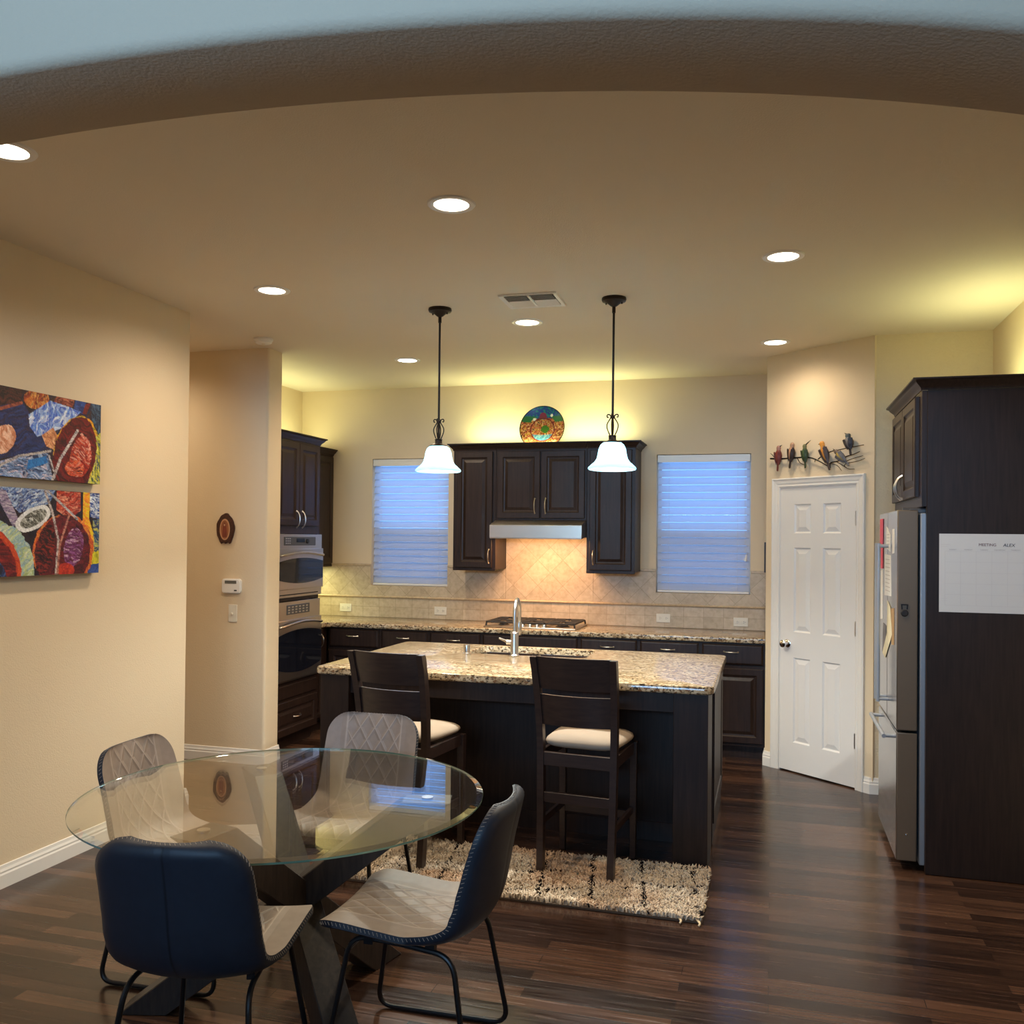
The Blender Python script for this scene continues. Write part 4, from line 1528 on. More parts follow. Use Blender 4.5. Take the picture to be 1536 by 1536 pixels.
b = B(); prism(b, ell(.033, .067, cz=-.006), -.0205, -.019, 'y'); obj('picture_field', b, plain('rust paint', (.30, .11, .045), .5, var=.3), t, smooth=False)
b = B(); prism(b, [(-.017, -.062), (.017, -.062), (.019, -.02), (.012, .03), (.004, .044), (-.004, .044), (-.012, .03), (-.019, -.02)], -.0222, -.020, 'y'); obj('robe', b, plain('dark red paint', (.18, .04, .025), .5, var=.3), t, smooth=False)
b = B(); prism(b, ell(.0065, .008, 16, .027), -.0234, -.022, 'y'); obj('face', b, plain('skin paint', (.5, .3, .18), .5), t, smooth=False)

t = thing('thermostat', 'white thermostat with a small grey display on the hallway wall', 'thermostat', (-3.783, YT0, 1.284))
b = B(); prism(b, rrect(-.078, .078, -.053, .053, .022, 6), -.026, -.001, 'y')
bmesh.ops.bevel(b, geom=[e for e in b.edges if all(v.co.y < -.02 for v in e.verts)], offset=.006, segments=3, affect='EDGES')
obj('housing', b, M_WHITEPL, t)
b = B(); box(b, -.050, .046, -.0275, -.0255, .018, .040, .0006, 1); obj('display', b, plain('grey lcd', (.12, .125, .12), .25), t, smooth=False)
b = B(); box(b, .028, .050, -.0275, -.0255, -.036, -.026, .0006, 1); obj('badge', b, M_DARKPL, t, smooth=False)
t = thing('light_switch', 'ivory toggle light switch below the thermostat', 'switch', (-3.777, YT0, 1.085))
b = B(); box(b, -.036, .036, -.006, -.0005, -.064, .064, .003); obj('cover_plate', b, M_PLASTIC, t)
b = B(); box(b, -.005, .005, -.018, -.005, -.002, .014, .002, mat=Matrix.Translation((0, 0, -.006)) @ Matrix.Rotation(R(18), 4, 'X')); obj('toggle', b, M_PLASTIC, t)

t = thing('wall_hanging', 'thin dark frame seen edge-on on the short wall beside the pantry', 'frame', (XP, 7.05, 1.53), R(-90))
b = B(); sweep(b, [(-.03, -.1), (-.03, .1), (.03, .1), (.03, -.1), (-.03, -.1)], [(0, 0), (0, .012), (.012, .012), (.012, 0)], lambda x, y, c: (x, -c - .001, y)); obj('frame', b, M_CAB, t, smooth=False)
b = B(); box(b, -.03, .03, -.007, -.001, -.1, .1); obj('picture', b, M_TANPAPER, t, smooth=False)

# ------------------------------------------------------------------ bird sculpture on the pantry wall
t = thing('bird_sculpture', 'metal wall sculpture of six painted birds on a branch above the pantry door', 'wall sculpture', (P0[0], P0[1], 0), TANG)
BRS = [[(0.055, 2.256), (0.171, 2.248), (0.276, 2.247), (0.354, 2.245), (0.418, 2.237), (0.48, 2.212), (0.541, 2.18), (0.581, 2.16)],
       [(0.48, 2.223), (0.529, 2.253), (0.589, 2.269), (0.649, 2.275), (0.725, 2.284), (0.844, 2.294)],
       [(0.581, 2.16), (0.589, 2.192), (0.649, 2.199), (0.708, 2.225), (0.765, 2.236), (0.816, 2.252)], [(0.708, 2.197), (0.765, 2.211), (0.836, 2.223)],
       [(0.560, 2.178), (0.581, 2.188), (0.637, 2.169), (0.673, 2.132)], [(0.637, 2.194), (0.696, 2.161), (0.731, 2.141), (0.777, 2.138)],
       [(0.690, 2.163), (0.708, 2.18), (0.765, 2.186), (0.81, 2.193), (0.85, 2.205)], [(0.103, 2.253), (0.075, 2.282), (0.058, 2.294)],
       [(0.303, 2.247), (0.328, 2.209), (0.367, 2.191)], [(0.454, 2.224), (0.448, 2.205)]]
b = B()
for i, br_ in enumerate(BRS):
    pts = smooth_path([(a, -.022 - .004 * (i % 3), c) for a, c in br_], 4)
    r0 = .0065 if i == 0 else (.0045 if i < 3 else .003)
    tube(b, pts, [r0 * (1 - .5 * k / len(pts)) for k in range(len(pts))], 8)
for a, c in ((.2, 2.247), (.62, 2.271)):
    tube(b, [(a, -.022, c), (a, -.0005, c)], .004, 8)
obj('branch', b, M_IRON, t)


def bird(head, tail, w, hc, bc, wc, beak, y=-.036, wing=0):
    H = Vector((head[0], y, head[1])); Tl = Vector((tail[0], y, tail[1]))
    ax_ = Tl - H; L = ax_.length; ax_.normalize()
    out_ = Vector((0, -1, 0)); sd = ax_.cross(out_).normalized()
    prof = [(0, .0), (.35, .02), (.55, .06), (.60, .11), (.52, .17), (.58, .22), (.85, .30), (1, .40), (.92, .52), (.66, .63), (.36, .71), (.27, .78), (.30, .9), (.26, .985), (0, 1)]
    b = B(); n = 20; vs = []; cols = []
    rings = []
    for r, s in prof:
        c = H + ax_ * (s * L)
        ring = []
        for k in range(1 if r == 0 else n):
            a = 2 * PI * k / n
            f = .75 if s < .7 else .25
            p_ = c + sd * (w * r * math.cos(a)) + out_ * (w * r * f * math.sin(a))
            ring.append(b.verts.new(p_))
            ca = math.cos(a)
            if s < .19: cols.append(hc)
            elif s > .70 or abs(ca) > .55 or (s > .36 and abs(ca) > .2): cols.append(wc)
            else: cols.append(bc)
        rings.append(ring)
    for A_, B_ in zip(rings, rings[1:]):
        for k in range(n):
            j = (k + 1) % n
            if len(A_) == 1: b.faces.new((A_[0], B_[k], B_[j]))
            elif len(B_) == 1: b.faces.new((A_[k], B_[0], A_[j]))
            else: b.faces.new((A_[k], B_[k], B_[j], A_[j]))
    # wings as raised flaps
    for sg in (-1, 1):
        base = len(b.verts)
        pts = []
        for k in range(9):
            q = k / 8
            s = .26 + .48 * q
            ww = w * (.98 - .55 * q ** 2)
            c = H + ax_ * (s * L) + out_ * (w * .45 * (1 - q * .6))
            pts.append((c + sd * sg * ww * .35 + out_ * w * .36 * (1 - q * .5), c + sd * sg * ww * 1.12))
        va = [b.verts.new(p_[0]) for p_ in pts]; vb = [b.verts.new(p_[1]) for p_ in pts]; vc = [b.verts.new(p_[1] - out_ * .006) for p_ in pts]
        cols.extend([wc] * 27)
        for k in range(8):
            b.faces.new((va[k], va[k + 1], vb[k + 1], vb[k])); b.faces.new((vb[k], vb[k + 1], vc[k + 1], vc[k]))
    bd = Vector((beak[0], 0, beak[1])).normalized()
    bl = math.hypot(*beak)
    st = H + ax_ * (.075 * L) + bd * w * .35
    q0 = len(b.verts)
    tube(b, [st, st + bd * bl * .5, st + bd * bl], [.0055, .0035, .0008], 8)
    b.verts.ensure_lookup_table()
    cols.extend([(.03, .025, .02)] * (len(b.verts) - q0))
    bmesh.ops.recalc_face_normals(b, faces=b.faces[:])
    o = obj('bird', b, M_BIRD, t)
    color_mesh(o, np.array(cols))
    return o


bird((.143, 2.346), (.132, 2.158), .030, S(150, 110, 100), S(120, 50, 45), S(105, 45, 42), (.022, .010))
bird((.268, 2.358), (.240, 2.172), .030, S(165, 130, 105), S(185, 140, 110), S(50, 38, 38), (-.010, -.006))
bird((.372, 2.338), (.379, 2.165), .027, S(105, 105, 70), S(62, 85, 52), S(55, 70, 45), (.045, .030))
bird((.512, 2.346), (.584, 2.140), .032, S(205, 140, 60), S(200, 130, 50), S(75, 62, 60), (-.020, -.004))
bird((.624, 2.275), (.738, 2.163), .028, S(110, 95, 85), S(165, 140, 60), S(105, 105, 110), (-.016, .012))
bird((.726, 2.380), (.751, 2.233), .034, S(75, 80, 82), S(120, 115, 115), S(62, 58, 62), (-.018, .010))

# ------------------------------------------------------------------ paintings on the dining wall (face +x, local x = world y)
class Paint:
    def __init__(s, X, Y, seed):
        s.X, s.Y = X, Y
        s.c = np.zeros((len(X), 3)); s.rng = np.random.default_rng(seed)
    def nz(s, sc):
        f = vnoise(sc, sc, s.rng)
        return f((s.X + 420) / 1160, (s.Y) / 1500)
    def put(s, m, pal, sc=60):
        """knife dabs: elongated warped cells, each with its own pigment, first colours commonest"""
        P = np.array([S(*q) for q in pal]); n = len(pal)
        w = np.array([1.0 / (1 + .45 * k) for k in range(n)]); cum = np.cumsum(w / w.sum())
        th = s.rng.uniform(0, PI); c0, s0 = math.cos(th), math.sin(th)
        L = 900.0 / sc; col = np.zeros((len(s.X), 3)); tot = np.zeros((len(s.X), 1))
        wx = (s.nz(24) - .5) * L * 3; wy = (s.nz(24) - .5) * L * 3
        for lay, wt in ((1.0, 1.0), (.42, .8)):
            u = (s.X * c0 + s.Y * s0 + wx) / (L * 2.6 * lay); v = (-s.X * s0 + s.Y * c0 + wy) / (L * .75 * lay)
            v = v + .3 * np.sin(u * 3.1)
            iu = np.floor(u + .5 * (np.floor(v) % 2)).astype(int); iv = np.floor(v).astype(int)
            h = np.abs(np.sin(iu * 127.1 + iv * 311.7 + th * 50) * 43758.5453) % 1
            k = np.minimum(np.searchsorted(cum, h), n - 1)
            col += P[k] * wt; tot += wt
        col = col / tot * (.82 + .36 * s.rng.random((len(s.X), 1)))
        s.c[m] = col[m]
    def ell(s, cx, cy, rx, ry, a=0):
        a = R(a); dx, dy = s.X - cx, s.Y - cy
        u = dx * math.cos(a) + dy * math.sin(a); v = -dx * math.sin(a) + dy * math.cos(a)
        w = .06 * (s.nz(50) - .5)
        return (u / rx) ** 2 + (v / ry) ** 2 < 1 + w * 2
    def poly(s, pts):
        m = np.zeros(len(s.X), bool); n = len(pts)
        for i in range(n):
            x1, y1 = pts[i]; x2, y2 = pts[(i + 1) % n]
            c = ((y1 > s.Y) != (y2 > s.Y)) & (s.X < (x2 - x1) * (s.Y - y1) / ((y2 - y1) or 1e-9) + x1)
            m ^= c
        return m
    def line(s, pts, w):
        m = np.zeros(len(s.X), bool)
        for (x1, y1), (x2, y2) in zip(pts, pts[1:]):
            dx, dy = x2 - x1, y2 - y1; L = dx * dx + dy * dy
            tt = np.clip(((s.X - x1) * dx + (s.Y - y1) * dy) / L, 0, 1)
            m |= np.hypot(s.X - x1 - tt * dx, s.Y - y1 - tt * dy) < w
        return m


def painting(label, zt, zb, corners, fn):
    y0, y1 = 2.98, 4.02          # world y extents
    cy = (y0 + y1) / 2; cz = (zt + zb) / 2
    t = thing('canvas_painting', label, 'painting', (XL, cy, cz), R(90), 'pair of canvases on the dining wall')
    W_, H_ = y1 - y0, zt - zb
    b = B(); box(b, -W_ / 2, W_ / 2, -.040, -.002, -H_ / 2, H_ / 2, .002, 1); obj('canvas', b, M_CANVAS, t, smooth=False)
    nx, ny = 300, 130
    u = np.linspace(0, 1, nx + 1); v = np.linspace(0, 1, ny + 1)
    U, Vv = np.meshgrid(u, v)
    U = U.ravel(); Vv = Vv.ravel()
    vs = np.stack([(U - .5) * W_, np.full_like(U, -.0412), (.5 - Vv) * H_], 1)
    fs = []
    for j in range(ny):
        for i in range(nx):
            a = j * (nx + 1) + i
            fs.append((a, a + nx + 1, a + nx + 2, a + 1))
    me = bpy.data.meshes.new('painted_face'); me.from_pydata(vs.tolist(), [], fs); me.materials.append(M_PAINTING)
    o = link_obj('painted_face', me, t)
    s = (y0 + U * W_ - 3.37) / .65
    TLc, TRc, BRc, BLc = corners
    X = (TLc[0] + s * (TRc[0] - TLc[0])) * (1 - Vv) + (BLc[0] + s * (BRc[0] - BLc[0])) * Vv
    Y = (TLc[1] + s * (TRc[1] - TLc[1])) * (1 - Vv) + (BLc[1] + s * (BRc[1] - BLc[1])) * Vv
    P = Paint(X, Y, 5)
    fn(P)
    color_mesh(o, P.c)
    return t


RED = [(96, 14, 18), (70, 8, 14), (130, 22, 22), (44, 8, 14), (190, 60, 40)]
def up(P):
    P.put(P.X > -9999, [(25, 18, 30), (50, 26, 30), (32, 34, 72), (70, 40, 40)], 26)
    P.put(P.poly([(-420, 190), (150, 210), (330, 540), (-420, 700)]), [(22, 26, 62), (34, 42, 96), (40, 58, 120), (60, 40, 60)], 34)
    P.put(P.poly([(-420, 60), (140, 60), (130, 200), (-420, 300)]), [(36, 20, 24), (60, 28, 26), (90, 40, 34)], 30)
    P.put(P.line([(-300, 330), (0, 245), (130, 205)], 12), [(170, 90, 60), (120, 50, 45)], 60)
    P.put(P.ell(235, 175, 85, 75), [(110, 34, 20), (175, 70, 30), (215, 130, 50), (230, 175, 90)], 55)
    P.put(P.ell(435, 200, 75, 60), [(90, 28, 26), (150, 60, 40), (200, 120, 85)], 55)
    P.put(P.poly([(520, 190), (600, 215), (580, 300), (500, 270)]), [(26, 40, 100), (50, 80, 150)], 60)
    P.put(P.poly([(595, 225), (640, 215), (600, 300), (570, 290)]), [(130, 34, 28), (100, 24, 26)], 60)
    P.put(P.poly([(640, 215), (740, 235), (720, 480), (690, 430), (640, 330)]), [(30, 44, 74), (70, 100, 130), (24, 26, 40)], 60)
    P.put(P.poly([(180, 290), (330, 190), (470, 240), (560, 280), (420, 390), (240, 450), (190, 380)]), [(60, 90, 190), (110, 150, 220), (180, 205, 235), (235, 240, 245), (70, 100, 200)], 50)
    P.put(P.ell(20, 470, 75, 110, 20), [(190, 120, 85), (225, 170, 140), (235, 195, 170)], 40)
    P.put(P.poly([(270, 440), (350, 385), (378, 440), (350, 545), (300, 520)]), [(170, 100, 60), (215, 150, 105), (235, 185, 140)], 60)
    P.put(P.ell(520, 560, 168, 255, 12), [(225, 160, 30), (235, 200, 60), (200, 110, 30), (90, 110, 40)], 60)
    P.put(P.poly([(650, 470), (720, 430), (700, 800), (590, 800), (650, 660)]), [(200, 190, 30), (60, 90, 40), (30, 50, 110), (225, 220, 120)], 70)
    P.put(P.ell(510, 575, 158, 262, 12), RED[:4], 40)
    P.put(P.ell(550, 600, 80, 150, 10), [(120, 18, 20), (170, 40, 28), (205, 80, 40), (150, 30, 26), (225, 170, 150)], 70)
    P.put(P.ell(500, 680, 70, 60, 0), [(210, 90, 40), (190, 50, 34), (220, 140, 120), (80, 20, 24)], 80)
    P.put(P.poly([(-420, 800), (-200, 690), (120, 590), (310, 570), (350, 800)]), [(36, 48, 84), (110, 140, 190), (170, 190, 220), (90, 110, 150), (220, 200, 210)], 60)
    P.put(P.poly([(180, 620), (300, 590), (310, 640), (170, 690)]), [(40, 120, 190), (30, 90, 160)], 60)
    P.put(P.line([(-200, 780), (0, 660), (120, 590), (330, 555)], 9), [(190, 180, 175), (120, 110, 110)], 90)
    P.put(P.line([(530, 410), (400, 610), (340, 770)], 10), [(215, 205, 200), (110, 100, 105)], 90)
    P.put(P.line([(320, 590), (350, 700)], 6), [(190, 180, 180), (80, 80, 90)], 90)
    P.put(P.line([(560, 440), (620, 520), (610, 620)], 10), [(225, 170, 150), (190, 60, 40)], 90)
def low(P):
    P.put(P.X > -9999, [(24, 18, 26), (46, 24, 30), (30, 30, 54)], 26)
    P.put(P.poly([(0, 800), (380, 830), (330, 940), (130, 1000), (40, 900)]), [(30, 44, 100), (90, 120, 180), (170, 190, 215), (60, 80, 140), (225, 230, 235)], 70)
    P.put(P.poly([(-30, 820), (40, 830), (130, 1060), (90, 1100), (20, 950)]), [(150, 130, 160), (90, 80, 110), (190, 180, 190)], 70)
    P.put(P.ell(220, 1045, 130, 75, -32), [(205, 205, 205), (235, 235, 235)], 60)
    P.put(P.ell(222, 1045, 100, 50, -32), [(60, 60, 54), (150, 150, 140), (210, 210, 205), (90, 90, 80)], 70)
    P.put(P.poly([(385, 850), (560, 870), (560, 1000), (470, 1060), (380, 990)]), [(120, 24, 24), (170, 44, 30), (205, 80, 50), (225, 160, 130)], 60)
    P.put(P.poly([(580, 870), (640, 875), (620, 1060), (660, 1200), (640, 1460), (560, 1460)]), [(225, 200, 40), (235, 150, 40), (215, 110, 34)], 60)
    P.put(P.poly([(632, 880), (740, 890), (720, 1070), (630, 1050)]), [(40, 70, 150), (200, 215, 235), (235, 240, 240), (30, 50, 110)], 60)
    P.put(P.poly([(650, 1070), (720, 1070), (700, 1330), (650, 1330)]), [(24, 44, 100), (50, 90, 120), (200, 200, 90)], 70)
    P.put(P.poly([(640, 1300), (720, 1290), (700, 1400), (630, 1390)]), [(215, 205, 40), (150, 150, 40)], 60)
    P.put(P.poly([(610, 1390), (700, 1380), (690, 1460), (590, 1460)]), [(30, 60, 130), (60, 90, 160)], 60)
    P.put(P.ell(430, 1280, 215, 260, 4), [(205, 90, 34), (160, 60, 30), (225, 150, 60)], 60)
    P.put(P.ell(425, 1290, 195, 262, 4), [(50, 14, 22), (96, 20, 30), (120, 24, 36), (84, 16, 24)], 40)
    P.put(P.ell(300, 1270, 60, 180, 10), [(28, 12, 18), (70, 16, 20), (150, 40, 30), (24, 10, 16)], 60)
    P.put(P.ell(500, 1260, 70, 140, 10), [(80, 20, 60), (120, 50, 110), (150, 90, 150), (90, 24, 40), (215, 180, 200)], 70)
    P.put(P.ell(440, 1420, 60, 50, 0), [(200, 60, 36), (150, 30, 30)], 80)
    P.put(P.ell(-60, 1420, 290, 370, 0), [(140, 170, 180), (190, 205, 150), (150, 165, 110), (215, 215, 180)], 50)
    P.put(P.ell(-90, 1440, 235, 340, 0), [(205, 80, 40), (170, 44, 34)], 60)
    P.put(P.ell(-110, 1450, 225, 320, 0), [(110, 20, 24), (60, 14, 20), (150, 34, 30)], 40)
    P.put(P.ell(-130, 1500, 190, 220, 0), [(20, 24, 50), (40, 70, 130), (22, 14, 24), (90, 120, 170)], 60)
    P.put(P.line([(300, 850), (350, 1000), (390, 1200), (370, 1450)], 8), [(200, 190, 185), (110, 90, 90)], 90)
    P.put(P.line([(310, 840), (430, 960), (530, 1060)], 8), [(190, 185, 185), (110, 100, 105)], 90)
    P.put(P.line([(470, 1030), (400, 1240), (380, 1440)], 7), [(190, 130, 110), (120, 60, 60)], 90)


painting('upper canvas of the colourful musicians pair on the left wall', 2.330, 1.914, ((0, 75), (722, 238), (690, 800), (0, 735)), up)
painting('lower canvas of the colourful musicians pair on the left wall', 1.866, 1.450, ((0, 805), (712, 885), (680, 1448), (0, 1455)), low)

# ------------------------------------------------------------------ shag rug
t = thing('shag_rug', 'cream shaggy rug with broken black lines on the floor before the island', 'rug', (0, 0, 0))
rx0, rx1, ry0, ry1 = -2.02, -.275, 4.02, 4.645
b = B(); box(b, rx0, rx1, ry0, ry1, .001, .010); obj('rug_base', b, plain('rug backing', (.10, .07, .05), .9), t, smooth=False)
nt_ = 15000
px = RNG.uniform(rx0 + .004, rx1 - .004, nt_); py = RNG.uniform(ry0 + .004, ry1 - .004, nt_)
d1_ = vnoise(24, 10, RNG); d2_ = vnoise(60, 22, RNG); d3_ = vnoise(7, 4, RNG)
uu = (px - rx0) / (rx1 - rx0); vv = (py - ry0) / (ry1 - ry0)
hh = .016 + .010 * d1_(uu, vv) + .004 * RNG.random(nt_)
cA = np.array(S(238, 226, 206)); cB = np.array(S(204, 182, 156)); cK = np.array(S(26, 20, 22))
mixv = (.55 * d2_(uu, vv) + .45 * RNG.random(nt_))[:, None]
cc = cB * (1 - mixv) + cA * mixv
tn = np.clip((d3_(uu, vv) - .62) * 3, 0, .5)[:, None]
cc = cc * (1 - tn) + np.array(S(190, 140, 96)) * tn
ph = (px * 1.0 + .16 * py) * 4.1
lk = np.abs((ph % 1) - .5) < .034
ph2 = (px * .55 - py * 1.5) * 2.6
lk2 = np.abs((ph2 % 1) - .5) < .018
blk = (lk & (d2_(uu, vv * .99) > .45)) | (lk2 & (d1_(uu, vv) > .55)) | (RNG.random(nt_) < .006)
cc[blk] = cK * (1 + .6 * RNG.random((blk.sum(), 1)))
cc *= (.88 + .22 * RNG.random(nt_))[:, None]
tr_ = RNG.uniform(.004, .0075, nt_); le = RNG.uniform(.004, .022, nt_); an = RNG.uniform(0, 2 * PI, nt_)
# blown-over tufts: base triangle, mid triangle, tip
base = np.stack([px, py, np.full(nt_, .009)], 1)
dirv = np.stack([np.cos(an) * le, np.sin(an) * le], 1)
V_l = []; C_l = []
for lev, (hf, lf, wf) in enumerate(((0, 0, 1.0), (.75, .35, 1.0), (1.0, 1.0, .45))):
    for k in range(3):
        a = an + 2 * PI * k / 3
        q = base.copy()
        q[:, 0] += dirv[:, 0] * lf + np.cos(a) * tr_ * wf; q[:, 1] += dirv[:, 1] * lf + np.sin(a) * tr_ * wf
        q[:, 2] += hh * hf + (.003 * np.cos(a - an) if lev == 2 else 0)
        V_l.append(q); C_l.append(cc)
Vs = np.stack(V_l, 1).reshape(-1, 3); Cs = np.stack(C_l, 1).reshape(-1, 3)
i0 = (np.arange(nt_) * 9)[:, None]
quad = []
for lev in (0, 3):
    for k in range(3):
        quad.append(i0 + np.array([lev + k, lev + (k + 1) % 3, lev + 3 + (k + 1) % 3, lev + 3 + k]))
Fq = np.concatenate(quad).tolist(); Ft = (i0 + np.array([6, 7, 8])).tolist()
me = bpy.data.meshes.new('rug_pile'); me.from_pydata(Vs.tolist(), [], Fq + Ft); me.materials.append(M_RUG)
for q in me.polygons: q.use_smooth = True
ro = link_obj('rug_pile', me, t); color_mesh(ro, Cs); ro['kind'] = 'stuff'
for yy in (ry0 + .01, ry0 + .005, ry0 + .2):
    b = B()
    q = (rx1 - .02 if yy < ry0 + .008 else (rx1 - .10 if yy < ry0 + .1 else rx1 - .01))
    tube(b, smooth_path([(q, yy, .012), (q + .012, yy - .03, .012), (q + .008, yy - .045, .007)], 3), [.005] * 4 + [.0045] * 2 + [.004], 6)
    obj('tassel', b, plain('cream wool yarn', S(220, 200, 165), .95), t)

# ------------------------------------------------------------------ bar stools
def stool(label):
    t = thing('bar_stool', label, 'bar stool', (0, 0, 0), 0, 'bar stools at the island')
    def post(s):
        pts = [(s * .176, -.205, 0), (s * .181, -.188, .30), (s * .185, -.183, .60), (s * .190, -.200, .80), (s * .196, -.238, .98), (s * .199, -.268, 1.075)]
        pts = smooth_path(pts, 5)
        b = B(); rings = []
        for p_ in pts:
            hx_, hy_ = .0165, .020
            rings.append([b.verts.new((p_[0] + a * hx_, p_[1] + c * hy_, p_[2])) for a, c in ((-1, -1), (1, -1), (1, 1), (-1, 1))])
        for A_, B_ in zip(rings, rings[1:]):
            for k in range(4): b.faces.new((A_[k], A_[(k + 1) % 4], B_[(k + 1) % 4], B_[k]))
        b.faces.new(rings[0][::-1]); b.faces.new(rings[-1])
        bmesh.ops.bevel(b, geom=[e for e in b.edges if abs(e.verts[0].co.z - e.verts[1].co.z) > .004 or len(e.link_faces) < 2], offset=.003, segments=2, affect='EDGES')
        return b
    for s in (-1, 1):
        obj('rear_post', post(s), M_STOOL, t)
    for s in (-1, 1):
        b = B()
        w0, w1 = .0145, .019
        A_ = [b.verts.new((s * .190 + a * w0, .200 + c * w0, 0)) for a, c in ((-1, -1), (1, -1), (1, 1), (-1, 1))]
        B_ = [b.verts.new((s * .192 + a * w1, .195 + c * w1, .605)) for a, c in ((-1, -1), (1, -1), (1, 1), (-1, 1))]
        for k in range(4): b.faces.new((A_[k], A_[(k + 1) % 4], B_[(k + 1) % 4], B_[k]))
        b.faces.new(A_[::-1]); b.faces.new(B_)
        bmesh.ops.bevel(b, geom=b.edges[:], offset=.002, segments=1, affect='EDGES')
        obj('front_leg', b, M_STOOL, t)
    def slat(z0, z1, y0, y1, hw):
        b = B(); n = 14; rings = []
        for i in range(n + 1):
            q = i / n * 2 - 1
            c = -.030 * (1 - q * q)
            rings.append([b.verts.new((q * hw, y + c + d, z)) for (y, z, d) in ((y0, z0, -.009), (y0, z0, .009), (y1, z1, .009), (y1, z1, -.009))])
        for A_, B_ in zip(rings, rings[1:]):
            for k in range(4): b.faces.new((A_[k], A_[(k + 1) % 4], B_[(k + 1) % 4], B_[k]))
        b.faces.new(rings[0][::-1]); b.faces.new(rings[-1])
        bmesh.ops.recalc_face_normals(b, faces=b.faces[:])
        return b
    obj('top_slat', slat(.918, 1.078, -.222, -.268, .184), M_STOOL, t, ang=.5)
    obj('lower_slat', slat(.738, .888, -.192, -.215, .176), M_STOOL, t, ang=.5)
    b = B(); box(b, -.170, .170, -.195, -.172, .535, .600, .002, 1); obj('rear_rail', b, M_STOOL, t, smooth=False)
    b = B(); box(b, -.175, .175, .185, .205, .545, .605, .002, 1); obj('front_rail', b, M_STOOL, t, smooth=False)
    for s in (-1, 1):
        b = B(); box(b, s * .188 - .010, s * .188 + .010, -.165, .178, .545, .605, .002, 1); obj('side_rail', b, M_STOOL, t, smooth=False)
        b = B(); box(b, s * .184 - .009, s * .184 + .009, -.172, .182, .235, .270, .002, 1); obj('side_stretcher', b, M_STOOL, t, smooth=False)
    b = B(); box(b, -.166, .166, -.197, -.177, .355, .405, .002, 1); obj('rear_stretcher', b, M_STOOL, t, smooth=False)
    b = B(); box(b, -.176, .176, .186, .204, .205, .245, .002, 1); obj('front_stretcher', b, M_STOOL, t, smooth=False)
    # cushion: superelliptic pillow, wider in front
    b = B(); nu, nv = 44, 10
    rings = []
    for j in range(nv + 1):
        ph_ = -PI / 2 + PI * j / nv
        ring = []
        for i in range(nu):
            a = 2 * PI * i / nu
            ca, sa = math.cos(a), math.sin(a)
            k = (abs(ca) ** 5 + abs(sa) ** 5) ** (-1 / 5)
            cr = math.copysign(abs(math.cos(ph_)) ** .5, 1)
            X_ = ca * k * cr; Y_ = sa * k * cr
            wx = .190 + .022 * (Y_ + 1) / 2
            Z_ = .640 + .034 * math.sin(ph_) * (1 if ph_ < 0 else 1.0) + (.010 * (1 - X_ * X_) * (1 - Y_ * Y_) if ph_ > 0 else 0)
            ring.append(b.verts.new((X_ * wx, .014 + Y_ * .205 if Y_ > -.0 else .014 + Y_ * .182, Z_)))
        rings.append(ring)
    for A_, B_ in zip(rings, rings[1:]):
        for k in range(nu): b.faces.new((A_[k], A_[(k + 1) % nu], B_[(k + 1) % nu], B_[k]))
    b.faces.new(rings[0][::-1]); b.faces.new(rings[-1])
    bmesh.ops.remove_doubles(b, verts=b.verts[:], dist=1e-5)
    obj('seat_cushion', b, M_CUSHION, t, ang=2.0)
    return t


st = stool('right bar stool, standing clear with its beige seat fully visible, half on the rug')
st.location = (-.885, 4.553, .004); st.rotation_euler = (0, 0, R(-5))
st2 = dup(st, (-1.795, 4.445, .004), R(-8), 'left bar stool, partly hidden behind the glass table and far dining chair')

# ------------------------------------------------------------------ dining table
TCX, TCY, TR_ = -1.622, 2.853, .688
t = thing('dining_table', 'round glass-top dining table on crossed dark oak beams', 'table', (TCX, TCY, 0))
b = B()
lathe(b, [(TR_ - .001, .7485), (TR_, .7495), (TR_, .755)], 160, 1)
lathe(b, [(TR_, .755), (TR_ - .022, .760)], 160, 0)
lathe(b, [(TR_ - .022, .760), (0, .760)], 160, 0)
lathe(b, [(0, .748), (TR_ - .001, .7485)], 160, 0)
bmesh.ops.remove_doubles(b, verts=b.verts[:], dist=1e-5)
bmesh.ops.recalc_face_normals(b, faces=b.faces[:])
obj('glass_top', b, [M_GLASSTOP, M_GLASSEDGE], t, ang=.15)
BC = Vector((.050, .024, 0))          # the beams cross a little off the middle of the glass
for deg, rb in ((-103, .45), (139, .43), (15, .53)):
    a = R(deg)
    d = Vector((math.cos(a), math.sin(a), 0)); s_ = Vector((-math.sin(a), math.cos(a), 0))
    rt = .44
    ztop, hw = .740, .055
    b = B()
    # beam from foot (opposite side, floor) up to the top, ends cut level
    L = rt + rb; sl = (ztop) / L
    kx = .085      # half length of the level cut
    out = [(-rb - kx, 0), (-rb + kx, 0), (rt + kx, ztop), (rt - kx, ztop)]
    m4 = Matrix(((d.x, s_.x, 0, BC.x), (d.y, s_.y, 0, BC.y), (0, 0, 1, 0), (0, 0, 0, 1)))
    prism(b, out, -hw, hw, 'y', mat=m4)
    bmesh.ops.bevel(b, geom=b.edges[:], offset=.003, segments=1, affect='EDGES')
    bm_o = obj('beam', b, M_TABLEW, t, smooth=False)
    b = B(); lathe(b, [(.020, .740), (.020, .7478), (0, .7478)], 20, mat=Matrix.Translation(BC + d * rt)); obj('glass_pad', b, M_NICKEL, bm_o)

